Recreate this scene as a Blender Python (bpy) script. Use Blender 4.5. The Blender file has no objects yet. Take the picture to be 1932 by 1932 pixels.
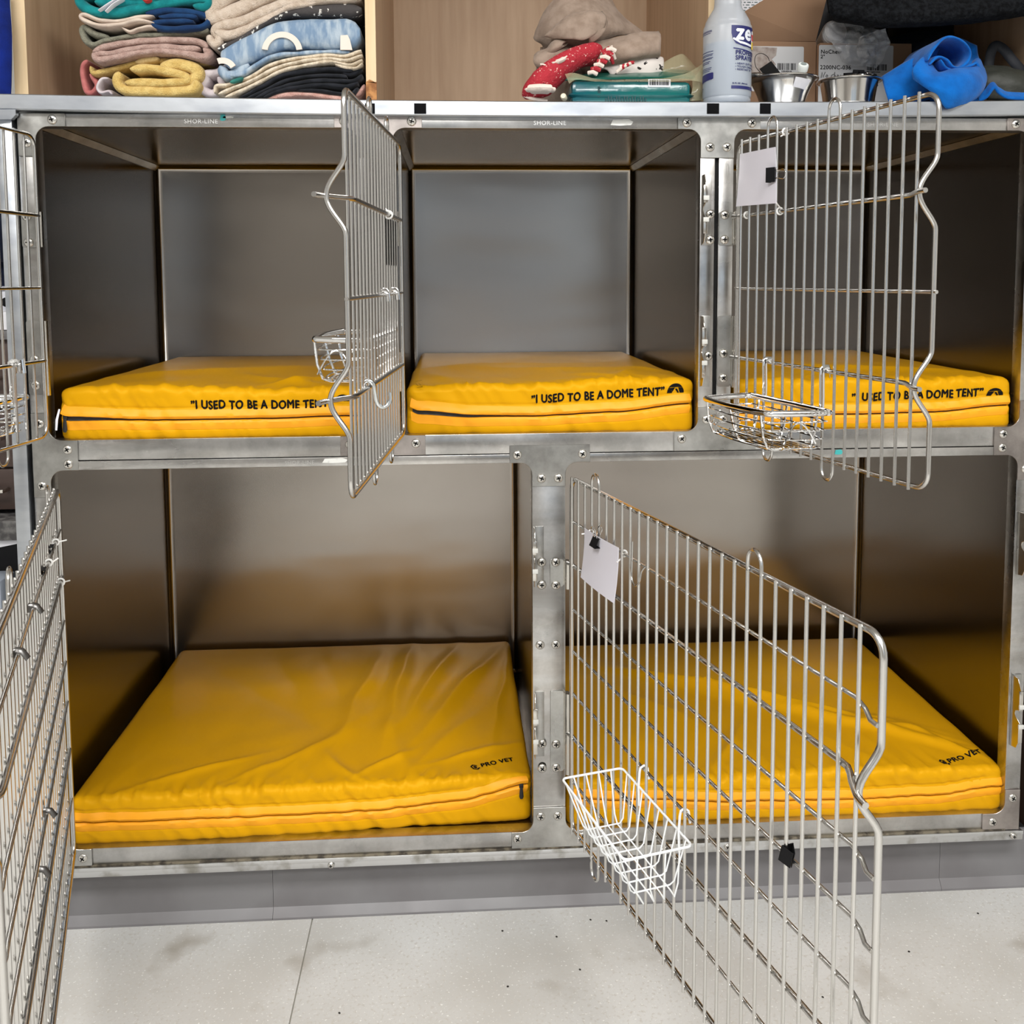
import bpy, bmesh, math, random
from mathutils import Vector, Matrix, noise
random.seed(7)
C = bpy.context.scene.collection
S = bpy.context.scene
PI = math.pi

# ------------------------------------------------------------------ camera, world, lamps, exposure
CAM = (0.7443, -1.7639, 1.2056, -0.0827, 0.0049, -0.0610, 1852.3, 969.57, 677.46)
def cam_rot():
    rx, ry, rz = CAM[3], CAM[4], CAM[5]
    return Matrix.Rotation(rz, 3, 'Z') @ Matrix.Rotation(rx, 3, 'X') @ Matrix.Rotation(ry, 3, 'Y')
RC = cam_rot()
cd = bpy.data.cameras.new('camera'); cam = bpy.data.objects.new('camera', cd); C.objects.link(cam)
m = Matrix.Identity(4)
for i in range(3):
    m[i][0] = RC[i][0]; m[i][1] = RC[i][2]; m[i][2] = -RC[i][1]; m[i][3] = CAM[i]
cam.matrix_world = m
cd.sensor_width = 36; cd.lens = CAM[6] / 1932 * 36
cd.shift_x = -(CAM[7] - 966) / 1932; cd.shift_y = (CAM[8] - 966) / 1932
cd.clip_start = 0.02
S.camera = cam
S.view_settings.view_transform = 'Standard'
S.view_settings.look = 'None'
S.view_settings.gamma = 1
S.view_settings.use_curve_mapping = False
S.view_settings.exposure = 0.0
w = bpy.data.worlds.new('world'); S.world = w; w.use_nodes = True
w.node_tree.nodes['Background'].inputs[0].default_value = (0.9, 0.95, 1, 1)
w.node_tree.nodes['Background'].inputs[1].default_value = 0.08
LAMPS = [(-0.35, -1.75, 2.68, 1.2, 0.6, 50), (1.75, -1.75, 2.68, 1.2, 0.6, 50), (0.7, -3.2, 2.68, 1.2, 0.6, 66)]  # third panel is an added, unseen lamp for more frontal light
for (x, y, z, sx, sy, e) in LAMPS:
    ld = bpy.data.lights.new('ceiling_lamp_light', 'AREA'); ld.shape = 'RECTANGLE'; ld.size = sx; ld.size_y = sy
    ld.energy = e; ld.color = (1.0, 0.985, 0.965)
    lo = bpy.data.objects.new('ceiling_lamp_light', ld); C.objects.link(lo); lo.location = (x, y, z - 0.03)

def FX(u, v, y=0.0):
    """world point at depth y seen in the photograph at u, v (a survey measurement)"""
    d = RC @ Vector(((u - CAM[7]) / CAM[6], 1.0, -(v - CAM[8]) / CAM[6]))
    t = (y - CAM[1]) / d[1]
    return Vector((CAM[0] + t * d[0], y, CAM[2] + t * d[2]))

# ------------------------------------------------------------------ materials
MATS = {}
def mat(name, col, rough=0.5, metal=0.0, bump=None, var=None, det=4, alpha=None, trans=0, sheen=0, coat=0, emit=0, aniso=0, spec=None, ior=None):
    """bump = (scale, strength, distance[, stretch]); var = (scale, colour2, lo, hi[, stretch])"""
    if name in MATS: return MATS[name]
    M = bpy.data.materials.new(name); M.use_nodes = True
    nt = M.node_tree; b = nt.nodes['Principled BSDF']
    b.inputs['Base Color'].default_value = (*col, 1)
    b.inputs['Roughness'].default_value = rough
    b.inputs['Metallic'].default_value = metal
    if trans: b.inputs['Transmission Weight'].default_value = trans
    if sheen: b.inputs['Sheen Weight'].default_value = sheen
    if coat: b.inputs['Coat Weight'].default_value = coat
    if alpha is not None: b.inputs['Alpha'].default_value = alpha
    if spec is not None: b.inputs['Specular IOR Level'].default_value = spec
    if ior: b.inputs['IOR'].default_value = ior
    if emit: b.inputs['Emission Color'].default_value = (*col, 1); b.inputs['Emission Strength'].default_value = emit
    if aniso: b.inputs['Anisotropic'].default_value = aniso
    def nz(scale, stretch, detail=4):
        tc = nt.nodes.new('ShaderNodeTexCoord'); mp = nt.nodes.new('ShaderNodeMapping')
        mp.inputs['Scale'].default_value = stretch
        n = nt.nodes.new('ShaderNodeTexNoise'); n.inputs['Scale'].default_value = scale; n.inputs['Detail'].default_value = detail
        nt.links.new(tc.outputs['Object'], mp.inputs['Vector']); nt.links.new(mp.outputs[0], n.inputs['Vector'])
        return n
    if bump:
        n = nz(bump[0], bump[3] if len(bump) > 3 else (1, 1, 1), det)
        bp = nt.nodes.new('ShaderNodeBump'); bp.inputs['Strength'].default_value = bump[1]; bp.inputs['Distance'].default_value = bump[2]
        nt.links.new(n.outputs['Fac'], bp.inputs['Height']); nt.links.new(bp.outputs[0], b.inputs['Normal'])
    if var:
        n = nz(var[0], var[4] if len(var) > 4 else (1, 1, 1), det)
        r = nt.nodes.new('ShaderNodeMapRange'); r.inputs['From Min'].default_value = var[2]; r.inputs['From Max'].default_value = var[3]
        mx = nt.nodes.new('ShaderNodeMix'); mx.data_type = 'RGBA'
        mx.inputs['A'].default_value = (*col, 1); mx.inputs['B'].default_value = (*var[1], 1)
        nt.links.new(n.outputs['Fac'], r.inputs['Value']); nt.links.new(r.outputs[0], mx.inputs['Factor'])
        nt.links.new(mx.outputs['Result'], b.inputs['Base Color'])
    MATS[name] = M
    return M
def s2l(r, g, b):
    f = lambda c: (c / 255 / 12.92) if c / 255 <= 0.04045 else ((c / 255 + 0.055) / 1.055) ** 2.4
    return (f(r), f(g), f(b))
def rough_var(M, scale, stretch, lo, hi):
    nt = M.node_tree; b = nt.nodes['Principled BSDF']
    tc = nt.nodes.new('ShaderNodeTexCoord'); mp = nt.nodes.new('ShaderNodeMapping'); mp.inputs['Scale'].default_value = stretch
    n = nt.nodes.new('ShaderNodeTexNoise'); n.inputs['Scale'].default_value = scale; n.inputs['Detail'].default_value = 5
    r = nt.nodes.new('ShaderNodeMapRange'); r.inputs['From Min'].default_value = .3; r.inputs['From Max'].default_value = .7
    r.inputs['To Min'].default_value = lo; r.inputs['To Max'].default_value = hi
    nt.links.new(tc.outputs['Object'], mp.inputs[0]); nt.links.new(mp.outputs[0], n.inputs['Vector'])
    nt.links.new(n.outputs['Fac'], r.inputs[0]); nt.links.new(r.outputs[0], b.inputs['Roughness'])
    return M

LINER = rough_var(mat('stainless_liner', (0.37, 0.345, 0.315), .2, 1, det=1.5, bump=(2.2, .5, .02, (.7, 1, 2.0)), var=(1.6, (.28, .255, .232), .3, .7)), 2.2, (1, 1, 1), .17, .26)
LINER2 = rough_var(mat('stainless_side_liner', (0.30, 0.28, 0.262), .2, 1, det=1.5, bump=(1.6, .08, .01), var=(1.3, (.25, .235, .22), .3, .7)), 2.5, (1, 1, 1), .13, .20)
def patina(M, streak=(1, 1, 1)):
    nt = M.node_tree; b = nt.nodes['Principled BSDF']; l = b.inputs['Base Color'].links[0].from_socket
    tc = nt.nodes.new('ShaderNodeTexCoord'); mp = nt.nodes.new('ShaderNodeMapping'); mp.inputs['Scale'].default_value = streak
    n = nt.nodes.new('ShaderNodeTexNoise'); n.inputs['Scale'].default_value = 5; n.inputs['Detail'].default_value = 8; n.inputs['Roughness'].default_value = .7
    r = nt.nodes.new('ShaderNodeMapRange'); r.inputs['From Min'].default_value = .38; r.inputs['From Max'].default_value = .66; r.inputs['To Min'].default_value = .62; r.inputs['To Max'].default_value = 1.12
    mx = nt.nodes.new('ShaderNodeVectorMath'); mx.operation = 'SCALE'
    nt.links.new(tc.outputs['Object'], mp.inputs[0]); nt.links.new(mp.outputs[0], n.inputs['Vector']); nt.links.new(n.outputs['Fac'], r.inputs[0])
    nt.links.new(l, mx.inputs[0]); nt.links.new(r.outputs[0], mx.inputs['Scale']); nt.links.new(mx.outputs[0], b.inputs['Base Color'])
    return M
FRAME = patina(rough_var(mat('mill_aluminium', (0.60, 0.595, 0.585), .32, 1, bump=(26, .16, .002, (.5, 1, 1)), var=(30, (.50, .48, .455), .4, .7, (.15, 1, 1))), 14, (.3, 1, 1), .2, .38))
FRAME2 = patina(rough_var(mat('dull_aluminium_plate', (0.55, 0.55, 0.53), .36, 1, bump=(30, .14, .0015), var=(18, (.43, .42, .40), .4, .7)), 20, (1, 1, 1), .26, .42))
FRAME3 = patina(rough_var(mat('pinkish_aluminium_plate', (0.52, 0.475, 0.45), .36, 1, bump=(30, .14, .0015), var=(18, (.42, .38, .36), .4, .7)), 20, (1, 1, 1), .26, .42))
LIP = mat('bright_aluminium_edge', (0.56, 0.59, 0.63), .34, 1, bump=(30, .14, .002), var=(9, (.43, .46, .51), .42, .66, (1, 1, 3)))
WIRE = mat('stainless_wire', (0.60, 0.59, 0.57), .24, 1, bump=(120, .15, .0006))
CHROME = mat('chrome', (0.82, 0.82, 0.82), .06, 1)
PLATE = mat('polished_steel_plate', (0.60, 0.58, 0.54), .18, 1)
SCREW = mat('screw_steel', (0.66, 0.64, 0.6), .25, 1)
BLACK = mat('black_rubber', (0.006, 0.006, 0.007), .6, spec=.15)
GAP = mat('black_gap', (0.004, 0.004, 0.004), .9)
YEL = mat('yellow_nylon', (0.66, 0.325, 0.004), .40, bump=(900, .12, .0004), spec=.36)
YEL.node_tree.nodes['Principled BSDF'].inputs['Specular Tint'].default_value = (1, .62, .12, 1)
YEL2 = mat('orange_yellow_nylon', (0.93, 0.38, 0.008), .5, bump=(900, .12, .0004), spec=.35)
INK = mat('black_print', (0.007, 0.007, 0.008), .7, spec=.05)
ZIP = mat('black_zip', (0.008, 0.008, 0.008), .6)
MAPLE = mat('maple_laminate', s2l(196, 166, 135), .5, var=(5, s2l(180, 149, 118), .35, .7, (9, 9, .8)), bump=(60, .05, .0005, (6, 6, .5)))
MAPLE_EDGE = mat('maple_edge', s2l(226, 200, 160), .5, var=(8, s2l(212, 182, 138), .4, .7, (6, 6, .5)))
CHIP = mat('chipboard', s2l(190, 135, 80), .8, var=(70, s2l(140, 90, 50), .4, .6))
WHITEP = mat('white_paper', s2l(232, 232, 238), .6)
WPLAST = mat('white_coated_wire', s2l(240, 243, 245), .3)
CARD = mat('corrugated_card', s2l(150, 118, 92), .85, var=(6, s2l(138, 107, 82), .4, .7), bump=(200, .05, .0005))

# ------------------------------------------------------------------ mesh building
class MB:
    def __init__(s): s.v = []; s.f = []; s.mi = []; s.cur = 0
    def add(s, vs, fs):
        o = len(s.v); s.v += [Vector(p) for p in vs]
        for f in fs: s.f.append([o + i for i in f]); s.mi.append(s.cur)
        return s
    def box(s, a, b, bev=0.0):
        (x0, y0, z0), (x1, y1, z1) = a, b
        if bev <= 0:
            vs = [(x, y, z) for x in (x0, x1) for y in (y0, y1) for z in (z0, z1)]
            return s.add(vs, [(0, 1, 3, 2), (4, 6, 7, 5), (0, 4, 5, 1), (2, 3, 7, 6), (0, 2, 6, 4), (1, 5, 7, 3)])
        bm = bmesh.new(); bmesh.ops.create_cube(bm, size=1)
        for q in bm.verts:
            q.co = Vector(((x0 + x1) / 2 + q.co.x * (x1 - x0), (y0 + y1) / 2 + q.co.y * (y1 - y0), (z0 + z1) / 2 + q.co.z * (z1 - z0)))
        bmesh.ops.bevel(bm, geom=bm.edges[:], offset=bev, segments=2, affect='EDGES', profile=.5)
        bm.verts.index_update()
        s.add([q.co.copy() for q in bm.verts], [[q.index for q in f.verts] for f in bm.faces]); bm.free()
        return s
    def prism(s, poly, axis, a, b, bev=0.0):
        """poly in the two other axes (xz for axis y, xy for z, yz for x)"""
        def P(p, t):
            return {'y': (p[0], t, p[1]), 'z': (p[0], p[1], t), 'x': (t, p[0], p[1])}[axis]
        bm = bmesh.new()
        va = [bm.verts.new(P(p, a)) for p in poly]
        f = bm.faces.new(va)
        r = bmesh.ops.extrude_face_region(bm, geom=[f])
        d = Vector(P((0, 0), b)) - Vector(P((0, 0), a))
        for g in r['geom']:
            if isinstance(g, bmesh.types.BMVert): g.co += d
        bmesh.ops.recalc_face_normals(bm, faces=bm.faces[:])
        if bev: bmesh.ops.bevel(bm, geom=[e for e in bm.edges if len(e.link_faces) == 2 and e.calc_face_angle(0) > .9], offset=bev, segments=1, affect='EDGES')
        bmesh.ops.triangulate(bm, faces=[f for f in bm.faces if len(f.verts) > 4])
        bm.verts.index_update()
        s.add([q.co.copy() for q in bm.verts], [[q.index for q in f.verts] for f in bm.faces]); bm.free()
        return s
    def tube(s, pts, r, n=8, closed=False, cap=True, flat=None):
        pts = [Vector(p) for p in pts]; N = len(pts)
        rs = r if isinstance(r, (list, tuple)) else [r] * N
        T = []
        for i in range(N):
            if closed: t = pts[(i + 1) % N] - pts[i - 1]
            else: t = pts[min(i + 1, N - 1)] - pts[max(i - 1, 0)]
            T.append(t.normalized() if t.length > 1e-9 else Vector((0, 0, 1)))
        up = Vector((0, 0, 1)) if abs(T[0].z) < .9 else Vector((0, 1, 0))
        x = T[0].cross(up).normalized(); vs = []
        for i in range(N):
            x = (x - T[i] * x.dot(T[i])).normalized(); y = T[i].cross(x)
            for k in range(n):
                a = 2 * PI * k / n
                vs.append(pts[i] + x * (rs[i] * math.cos(a)) + y * (rs[i] * (flat or 1) * math.sin(a)))
        fs = []
        for i in range(N if closed else N - 1):
            j = (i + 1) % N
            for k in range(n):
                l = (k + 1) % n; fs.append((i * n + k, i * n + l, j * n + l, j * n + k))
        if cap and not closed:
            fs.append(tuple(range(n))[::-1]); fs.append(tuple((N - 1) * n + k for k in range(n)))
        return s.add(vs, fs)
    def lathe(s, prof, c, n=32, axis=(0, 0, 1)):
        ax = Vector(axis).normalized(); q = Vector((0, 0, 1)).rotation_difference(ax); c = Vector(c)
        vs = []; 
        for (r, z) in prof:
            for k in range(n):
                a = 2 * PI * k / n; vs.append(c + q @ Vector((r * math.cos(a), r * math.sin(a), z)))
        fs = []
        for i in range(len(prof) - 1):
            for k in range(n):
                l = (k + 1) % n; fs.append((i * n + k, i * n + l, (i + 1) * n + l, (i + 1) * n + k))
        if prof[0][0] > 1e-6: fs.append(tuple(range(n))[::-1])
        if prof[-1][0] > 1e-6: fs.append(tuple((len(prof) - 1) * n + k for k in range(n)))
        return s.add(vs, fs)
    def build(s, name, mats, parent=None, smooth=True, angle=40, local=False, label=None):
        me = bpy.data.meshes.new(name)
        off = Vector((0, 0, 0))
        if parent is not None and not local: off = wloc(parent)
        me.from_pydata([tuple(p - off) for p in s.v], [], s.f)
        mats = mats if isinstance(mats, (list, tuple)) else [mats]
        for q in mats: me.materials.append(q)
        for i, p in enumerate(me.polygons): p.material_index = s.mi[i]
        bm = bmesh.new(); bm.from_mesh(me); bmesh.ops.recalc_face_normals(bm, faces=bm.faces[:]); bm.to_mesh(me); bm.free()
        if smooth:
            for p in me.polygons: p.use_smooth = True
            me.set_sharp_from_angle(angle=math.radians(angle))
        me.update()
        o = bpy.data.objects.new(name, me); C.objects.link(o)
        if parent is not None: o.parent = parent
        if label: o['label'] = label
        return o
def wloc(o):
    p = Vector((0, 0, 0))
    while o is not None: p += Vector(o.location); o = o.parent
    return p
def recentre(o, base=None):
    """move a top-level mesh's origin to its own base"""
    vs = [v.co for v in o.data.vertices]
    lo = Vector([min(v[i] for v in vs) for i in range(3)]); hi = Vector([max(v[i] for v in vs) for i in range(3)])
    c = Vector(((lo.x + hi.x) / 2, (lo.y + hi.y) / 2, lo.z))
    for v in o.data.vertices: v.co -= c
    o.location = c
def tag(o, label, cat, group=None, kind=None):
    if label: o['label'] = label
    if cat: o['category'] = cat
    if group: o['group'] = group
    if kind: o['kind'] = kind
    return o
def empty(name, loc, label, cat, group=None):
    o = bpy.data.objects.new(name, None); C.objects.link(o); o.location = loc; o.empty_display_size = .05
    return tag(o, label, cat, group)
def struct(name, mb, m, **k):
    o = mb.build(name, m, **k); o['kind'] = 'structure'; return o
def fillet(poly, radii, seg=6):
    out = []; N = len(poly)
    for i, p in enumerate(poly):
        r = radii[i] if isinstance(radii, (list, tuple)) else radii
        p = Vector(p)
        if r <= 0: out.append(tuple(p)); continue
        a = (Vector(poly[i - 1]) - p); b = (Vector(poly[(i + 1) % N]) - p)
        a.normalize(); b.normalize(); ang = a.angle(b); d = r / math.tan(ang / 2)
        c = p + (a + b).normalized() * (r / math.sin(ang / 2))
        s0 = p + a * d - c; s1 = p + b * d - c
        a0 = math.atan2(s0.y, s0.x); a1 = math.atan2(s1.y, s1.x); da = a1 - a0
        while da > PI: da -= 2 * PI
        while da < -PI: da += 2 * PI
        for k in range(seg + 1):
            t = a0 + da * k / seg; out.append((c.x + r * math.cos(t), c.y + r * math.sin(t)))
    return out
def spline(pts, n=8, closed=False):
    pts = [Vector(p) for p in pts]; out = []; N = len(pts)
    for i in range(N if closed else N - 1):
        p1 = pts[i]; p2 = pts[(i + 1) % N]
        p0 = pts[i - 1] if (closed or i > 0) else p1 * 2 - p2
        p3 = pts[(i + 2) % N] if (closed or i + 2 < N) else p2 * 2 - p1
        for k in range(n):
            t = k / n
            out.append(.5 * ((2 * p1) + (p2 - p0) * t + (2 * p0 - 5 * p1 + 4 * p2 - p3) * t * t + (3 * p1 - p0 - 3 * p2 + p3) * t ** 3))
    if not closed: out.append(pts[-1])
    return out
def patch(rows, nu=8, nv=8, thick=.004, nz=0, nscale=30, px=True, mb=None, seed=0, fold=0):
    """bent sheet of cloth through rows of control points (photo u, v, depth y), with real thickness"""
    R = [[(FX(*p) if px else Vector(p)) for p in r] for r in rows]
    R = [spline(r, nu) for r in R]
    cols = [spline([r[i] for r in R], nv) for i in range(len(R[0]))]
    W = len(cols); H = len(cols[0]); G = [[cols[i][j] for i in range(W)] for j in range(H)]
    def nrm(G, i, j):
        a = G[j][min(i + 1, W - 1)] - G[j][max(i - 1, 0)]; b = G[min(j + 1, H - 1)][i] - G[max(j - 1, 0)][i]
        c = a.cross(b); return c.normalized() if c.length > 1e-12 else Vector((0, -1, 0))
    if nz:
        G2 = [[None] * W for _ in range(H)]
        for j in range(H):
            for i in range(W):
                p = G[j][i]; q = p * nscale + Vector((seed, seed * 2, 0))
                d = noise.noise(q) + .5 * noise.noise(q * 2.3)
                if fold: d += fold * (abs(noise.noise(q * .8 + Vector((9, 3, 1)))) * -2 + .5)
                G2[j][i] = p + nrm(G, i, j) * (d * nz)
        G = G2
    mb = mb or MB(); vs = []
    for sgn in (.5, -.5):
        for j in range(H):
            for i in range(W):
                e = min(i, j, W - 1 - i, H - 1 - j); k = .55 if e == 0 else 1
                vs.append(G[j][i] + nrm(G, i, j) * (thick * sgn * k))
    n = W * H; fs = []
    for j in range(H - 1):
        for i in range(W - 1):
            a = j * W + i
            fs.append((a, a + 1, a + W + 1, a + W)); fs.append((n + a, n + a + W, n + a + W + 1, n + a + 1))
    for i in range(W - 1):
        fs.append((i, n + i, n + i + 1, i + 1)); a = (H - 1) * W + i; fs.append((a, a + 1, n + a + 1, n + a))
    for j in range(H - 1):
        a = j * W; fs.append((a, a + W, n + a + W, n + a)); a = j * W + W - 1; fs.append((a, n + a, n + a + W, a + W))
    return mb.add(vs, fs)
def ribbon(path, thick, y0, depth, nz=.0016, seed=0, mb=None, taper=None, n=6, slant=0.0, ns=5):
    """folded cloth: a thick ribbon following a path of photo points at depth y0, running back 'depth'"""
    k = 0.00098 * (1 + y0 / 1.76)
    pts = spline([Vector((FX(p[0], p[1], y0).x, 0, FX(p[0], p[1], y0).z)) for p in path], n)
    N = len(pts); mb = mb or MB()
    T = []
    for i in range(N):
        t = pts[min(i + 1, N - 1)] - pts[max(i - 1, 0)]; T.append(t.normalized())
    ths = thick if isinstance(thick, (list, tuple)) else [thick, thick]
    th = [(ths[0] + (ths[-1] - ths[0]) * i / (N - 1)) * k / 2 if len(ths) == 2 else ths[min(int(i / n), len(ths) - 1)] * k / 2 for i in range(N)]
    slices = [(-.004, .25), (-.0025, .62), (.002, .88), (.008, 1.0)] + [(.008 + (depth - .008) * (j + 1) / ns, 1.0) for j in range(ns)]
    rings = []
    for (dy, sc) in slices:
        up = []; dn = []
        for i, p in enumerate(pts):
            nrm = Vector((-T[i].z, 0, T[i].x))
            e = min(i, N - 1 - i); ce = (.35, .75, .92)[e] if e < 3 else 1
            q = Vector((p.x * 40, dy * 18 + seed, p.z * 40))
            w1 = noise.noise(q) * nz; w2 = noise.noise(q + Vector((5, 5, 5))) * nz; wy = noise.noise(q * .6 + Vector((2, 7, seed))) * nz * 2.2
            y = y0 + dy + wy + slant * (p.x - pts[0].x)
            up.append(Vector((p.x, y, p.z)) + nrm * (th[i] * sc * ce + w1))
            dn.append(Vector((p.x, y, p.z)) - nrm * (th[i] * sc * ce + w2))
        rings.append(up + dn[::-1])
    L = 2 * N; vs = [v for r in rings for v in r]; fs = []
    for j in range(len(rings) - 1):
        for i in range(L):
            l = (i + 1) % L; fs.append((j * L + i, j * L + l, (j + 1) * L + l, (j + 1) * L + i))
    for jj in (0, len(rings) - 1):
        for i in range(N - 1):
            fs.append((jj * L + i, jj * L + i + 1, jj * L + L - 2 - i, jj * L + L - 1 - i))
    return mb.add(vs, fs)
def text_mesh(txt, size, mapf, name, m, parent, extrude=0, bold=0.0, sx=1.0, align='CENTER', sub=0, shear=0):
    cu = bpy.data.curves.new('t', 'FONT'); cu.body = txt; cu.size = size; cu.align_x = align; cu.resolution_u = 3; cu.shear = shear
    cu.space_character = 1.08
    o = bpy.data.objects.new('t', cu); C.objects.link(o); bpy.context.view_layer.update()
    me = bpy.data.meshes.new_from_object(o.evaluated_get(bpy.context.evaluated_depsgraph_get()))
    bpy.data.objects.remove(o)
    mb = MB(); off = wloc(parent) if parent is not None else Vector((0, 0, 0))
    bm = bmesh.new(); bm.from_mesh(me); bpy.data.meshes.remove(me)
    bmesh.ops.triangulate(bm, faces=bm.faces[:])
    for _ in range(4 if sub else 0):
        es = [e for e in bm.edges if e.calc_length() > sub]
        if not es: break
        bmesh.ops.subdivide_edges(bm, edges=es, cuts=1); bmesh.ops.triangulate(bm, faces=bm.faces[:])
    bm.verts.index_update()
    base = [(q.co.x * sx, q.co.y) for q in bm.verts]; tri = [[q.index for q in f.verts] for f in bm.faces]; bm.free()
    mb2 = MB()
    for dx, dy in (((0, 0), (bold, 0), (-bold, 0), (0, bold), (0, -bold)) if bold else ((0, 0),)):
        mb2.add([Vector(mapf(x + dx, y + dy)) for x, y in base], tri)
    me2 = bpy.data.meshes.new(name); me2.from_pydata([tuple(p - off) for p in mb2.v], [], mb2.f); me2.materials.append(m)
    ob = bpy.data.objects.new(name, me2); C.objects.link(ob)
    if parent is not None: ob.parent = parent
    return ob

# ------------------------------------------------------------------ room
FLOORM = rough_var(mat('speckled_vinyl', s2l(212, 212, 210), .5, var=(3.5, s2l(194, 192, 187), .35, .68), bump=(300, .06, .0004)), 30, (1, 1, 1), .4, .6)
def speckle(M, scale, col, thr, soft=.03):
    nt = M.node_tree; b = nt.nodes['Principled BSDF']; l = b.inputs['Base Color'].links
    src = l[0].from_socket if l else None
    tc = nt.nodes.new('ShaderNodeTexCoord'); n = nt.nodes.new('ShaderNodeTexNoise'); n.inputs['Scale'].default_value = scale; n.inputs['Detail'].default_value = 3
    r = nt.nodes.new('ShaderNodeMapRange'); r.inputs['From Min'].default_value = thr; r.inputs['From Max'].default_value = thr + soft
    mx = nt.nodes.new('ShaderNodeMix'); mx.data_type = 'RGBA'
    if src: nt.links.new(src, mx.inputs['A'])
    else: mx.inputs['A'].default_value = b.inputs['Base Color'].default_value
    mx.inputs['B'].default_value = (*col, 1)
    nt.links.new(tc.outputs['Object'], n.inputs['Vector']); nt.links.new(n.outputs['Fac'], r.inputs[0]); nt.links.new(r.outputs[0], mx.inputs['Factor'])
    nt.links.new(mx.outputs['Result'], b.inputs['Base Color'])
speckle(FLOORM, 150, s2l(196, 193, 187), .55, .12)
speckle(FLOORM, 190, s2l(232, 232, 229), .62, .08)
speckle(FLOORM, 6, s2l(160, 153, 142), .62, .16)
speckle(FLOORM, 55, s2l(120, 112, 100), .765, .02)
X0, X1, Y0, Y1, ZC = -2.2, 3.4, -4.2, .84, 2.72
fl = struct('floor', MB().box((X0, Y0, -.06), (X1, Y1, -.003)), mat('seam_dirt', s2l(150, 148, 138), .8))
for a, b in ((X0, -.763), (-.761, .4655), (.4675, 2.29), (2.292, X1)):
    MB().box((a, Y0, -.01), (b, Y1, 0), .001).build('vinyl_sheet', FLOORM, fl)
WALLM = mat('wall_paint', s2l(200, 199, 196), .7, bump=(80, .05, .001))
struct('wall_back', MB().box((X0, Y1, 0), (X1, Y1 + .1, ZC)), WALLM)
struct('wall_front', MB().box((X0, Y0 - .1, 0), (X1, Y0, ZC)), mat('far_wall_paint', s2l(146, 143, 139), .7))
struct('wall_left', MB().box((X0 - .1, Y0, 0), (X0, Y1, ZC)), WALLM)
struct('wall_right', MB().box((X1, Y0, 0), (X1 + .1, Y1, ZC)), WALLM)
struct('ceiling', MB().box((X0, Y0, ZC), (X1, Y1, ZC + .1)), mat('ceiling_tile', s2l(200, 198, 192), .9))
PANE = mat('added_glow_pane', (.02, .02, .02), .3)
PANE.node_tree.nodes['Principled BSDF'].inputs['Emission Color'].default_value = (.70, .84, 1, 1)
PANE.node_tree.nodes['Principled BSDF'].inputs['Emission Strength'].default_value = .72
wn = struct('added_window_1', MB().box((.55, Y0 + .002, .85), (2.25, Y0 + .03, .9)).box((.55, Y0 + .002, 1.95), (2.25, Y0 + .03, 2.0)).box((.55, Y0 + .002, .9), (.6, Y0 + .03, 1.95)).box((2.2, Y0 + .002, .9), (2.25, Y0 + .03, 1.95)).box((1.38, Y0 + .002, .9), (1.42, Y0 + .03, 1.95)), mat('added_window_frame', s2l(225, 225, 222), .4))  # unseen window, added to give the steel back panels a bluish reflection
MB().box((.6, Y0 + .003, .9), (2.2, Y0 + .006, 1.95)).build('added_glow_pane', PANE, wn)
LAMPM = mat('lamp_panel', (1, .97, .92), .5, emit=2.5)
for i, (x, y, z, sx, sy, e) in enumerate(LAMPS):
    r = empty('ceiling_light', (x, y, z), 'flush rectangular ceiling light panel, ' + ('left one in front of the kennels', 'right one in front of the kennels', 'added farther one behind the viewer')[i], 'light')
    MB().box((x - sx / 2 - .03, y - sy / 2 - .03, z), (x + sx / 2 + .03, y + sy / 2 + .03, ZC)).build('light_frame', mat('white_metal', s2l(225, 225, 222), .4), r)
    MB().box((x - sx / 2, y - sy / 2, z - .008), (x + sx / 2, y + sy / 2, z)).build('diffuser', LAMPM, r)

for k, (u, v) in enumerate(((948, 1757), (1050, 1768), (640, 1912), (958, 1862), (1114, 1736), (1144, 1738), (1715, 1796), (1845, 1724), (1552, 1882), (1524, 1689), (1094, 1830), (1105, 1690))):
    d = RC @ Vector(((u - CAM[7]) / CAM[6], 1.0, -(v - CAM[8]) / CAM[6])); t = -CAM[2] / d[2]
    q = MB(); q.lathe([(.0, 0), (.0018, .0002), (.0022, .0009), (.0012, .0018), (.0, .002)], (CAM[0] + d[0] * t, CAM[1] + d[1] * t, .0), 7, (.2 * (k % 3), .1, 1))
    q.build('crumb', mat('dark_crumb', (.02, .016, .012), .8), fl)
# ------------------------------------------------------------------ kennel bank
PW = 0.0305; M24 = .6096; L = 1.8288
ZT, ZM1, ZM0, ZB = 1.4685, .9236, .8698, .1684
ZTOP = 1.4905; ZSEAM = .8865; ZBOT = .135
YB = .768
TH = .0025
def screw_mb(c, r=.0085, dirv=(0, -1, 0), dark=False):
    mb = MB()
    mb.lathe([(r, 0), (r * .97, .0012), (r * .75, .0028), (r * .35, .0038), (0, .004)], c, 16, dirv)
    mb.cur = 1
    c = Vector(c); a = random.random() * PI
    d = Vector(dirv)
    ux = d.orthogonal().normalized(); uy = d.cross(ux)
    for k in range(2):
        t = ux * math.cos(a + k * PI / 2) + uy * math.sin(a + k * PI / 2); n = d.cross(t)
        o = c + d * .0043; l = r * .5; wd = r * .13
        mb.add([o - t * l - n * wd, o + t * l - n * wd, o + t * l + n * wd, o - t * l + n * wd], [(0, 1, 2, 3)])
    return mb
def screw(x, z, parent, y=-.0055, r=.0085):
    o = screw_mb((x, y, z), r).build('screw', [SCREW, GAP], parent, smooth=True)
    return o
def screw_pts(parent, pts, y=-.0055, r=.0085):
    for (x, z) in pts: screw(x, z, parent, y, r)

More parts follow.
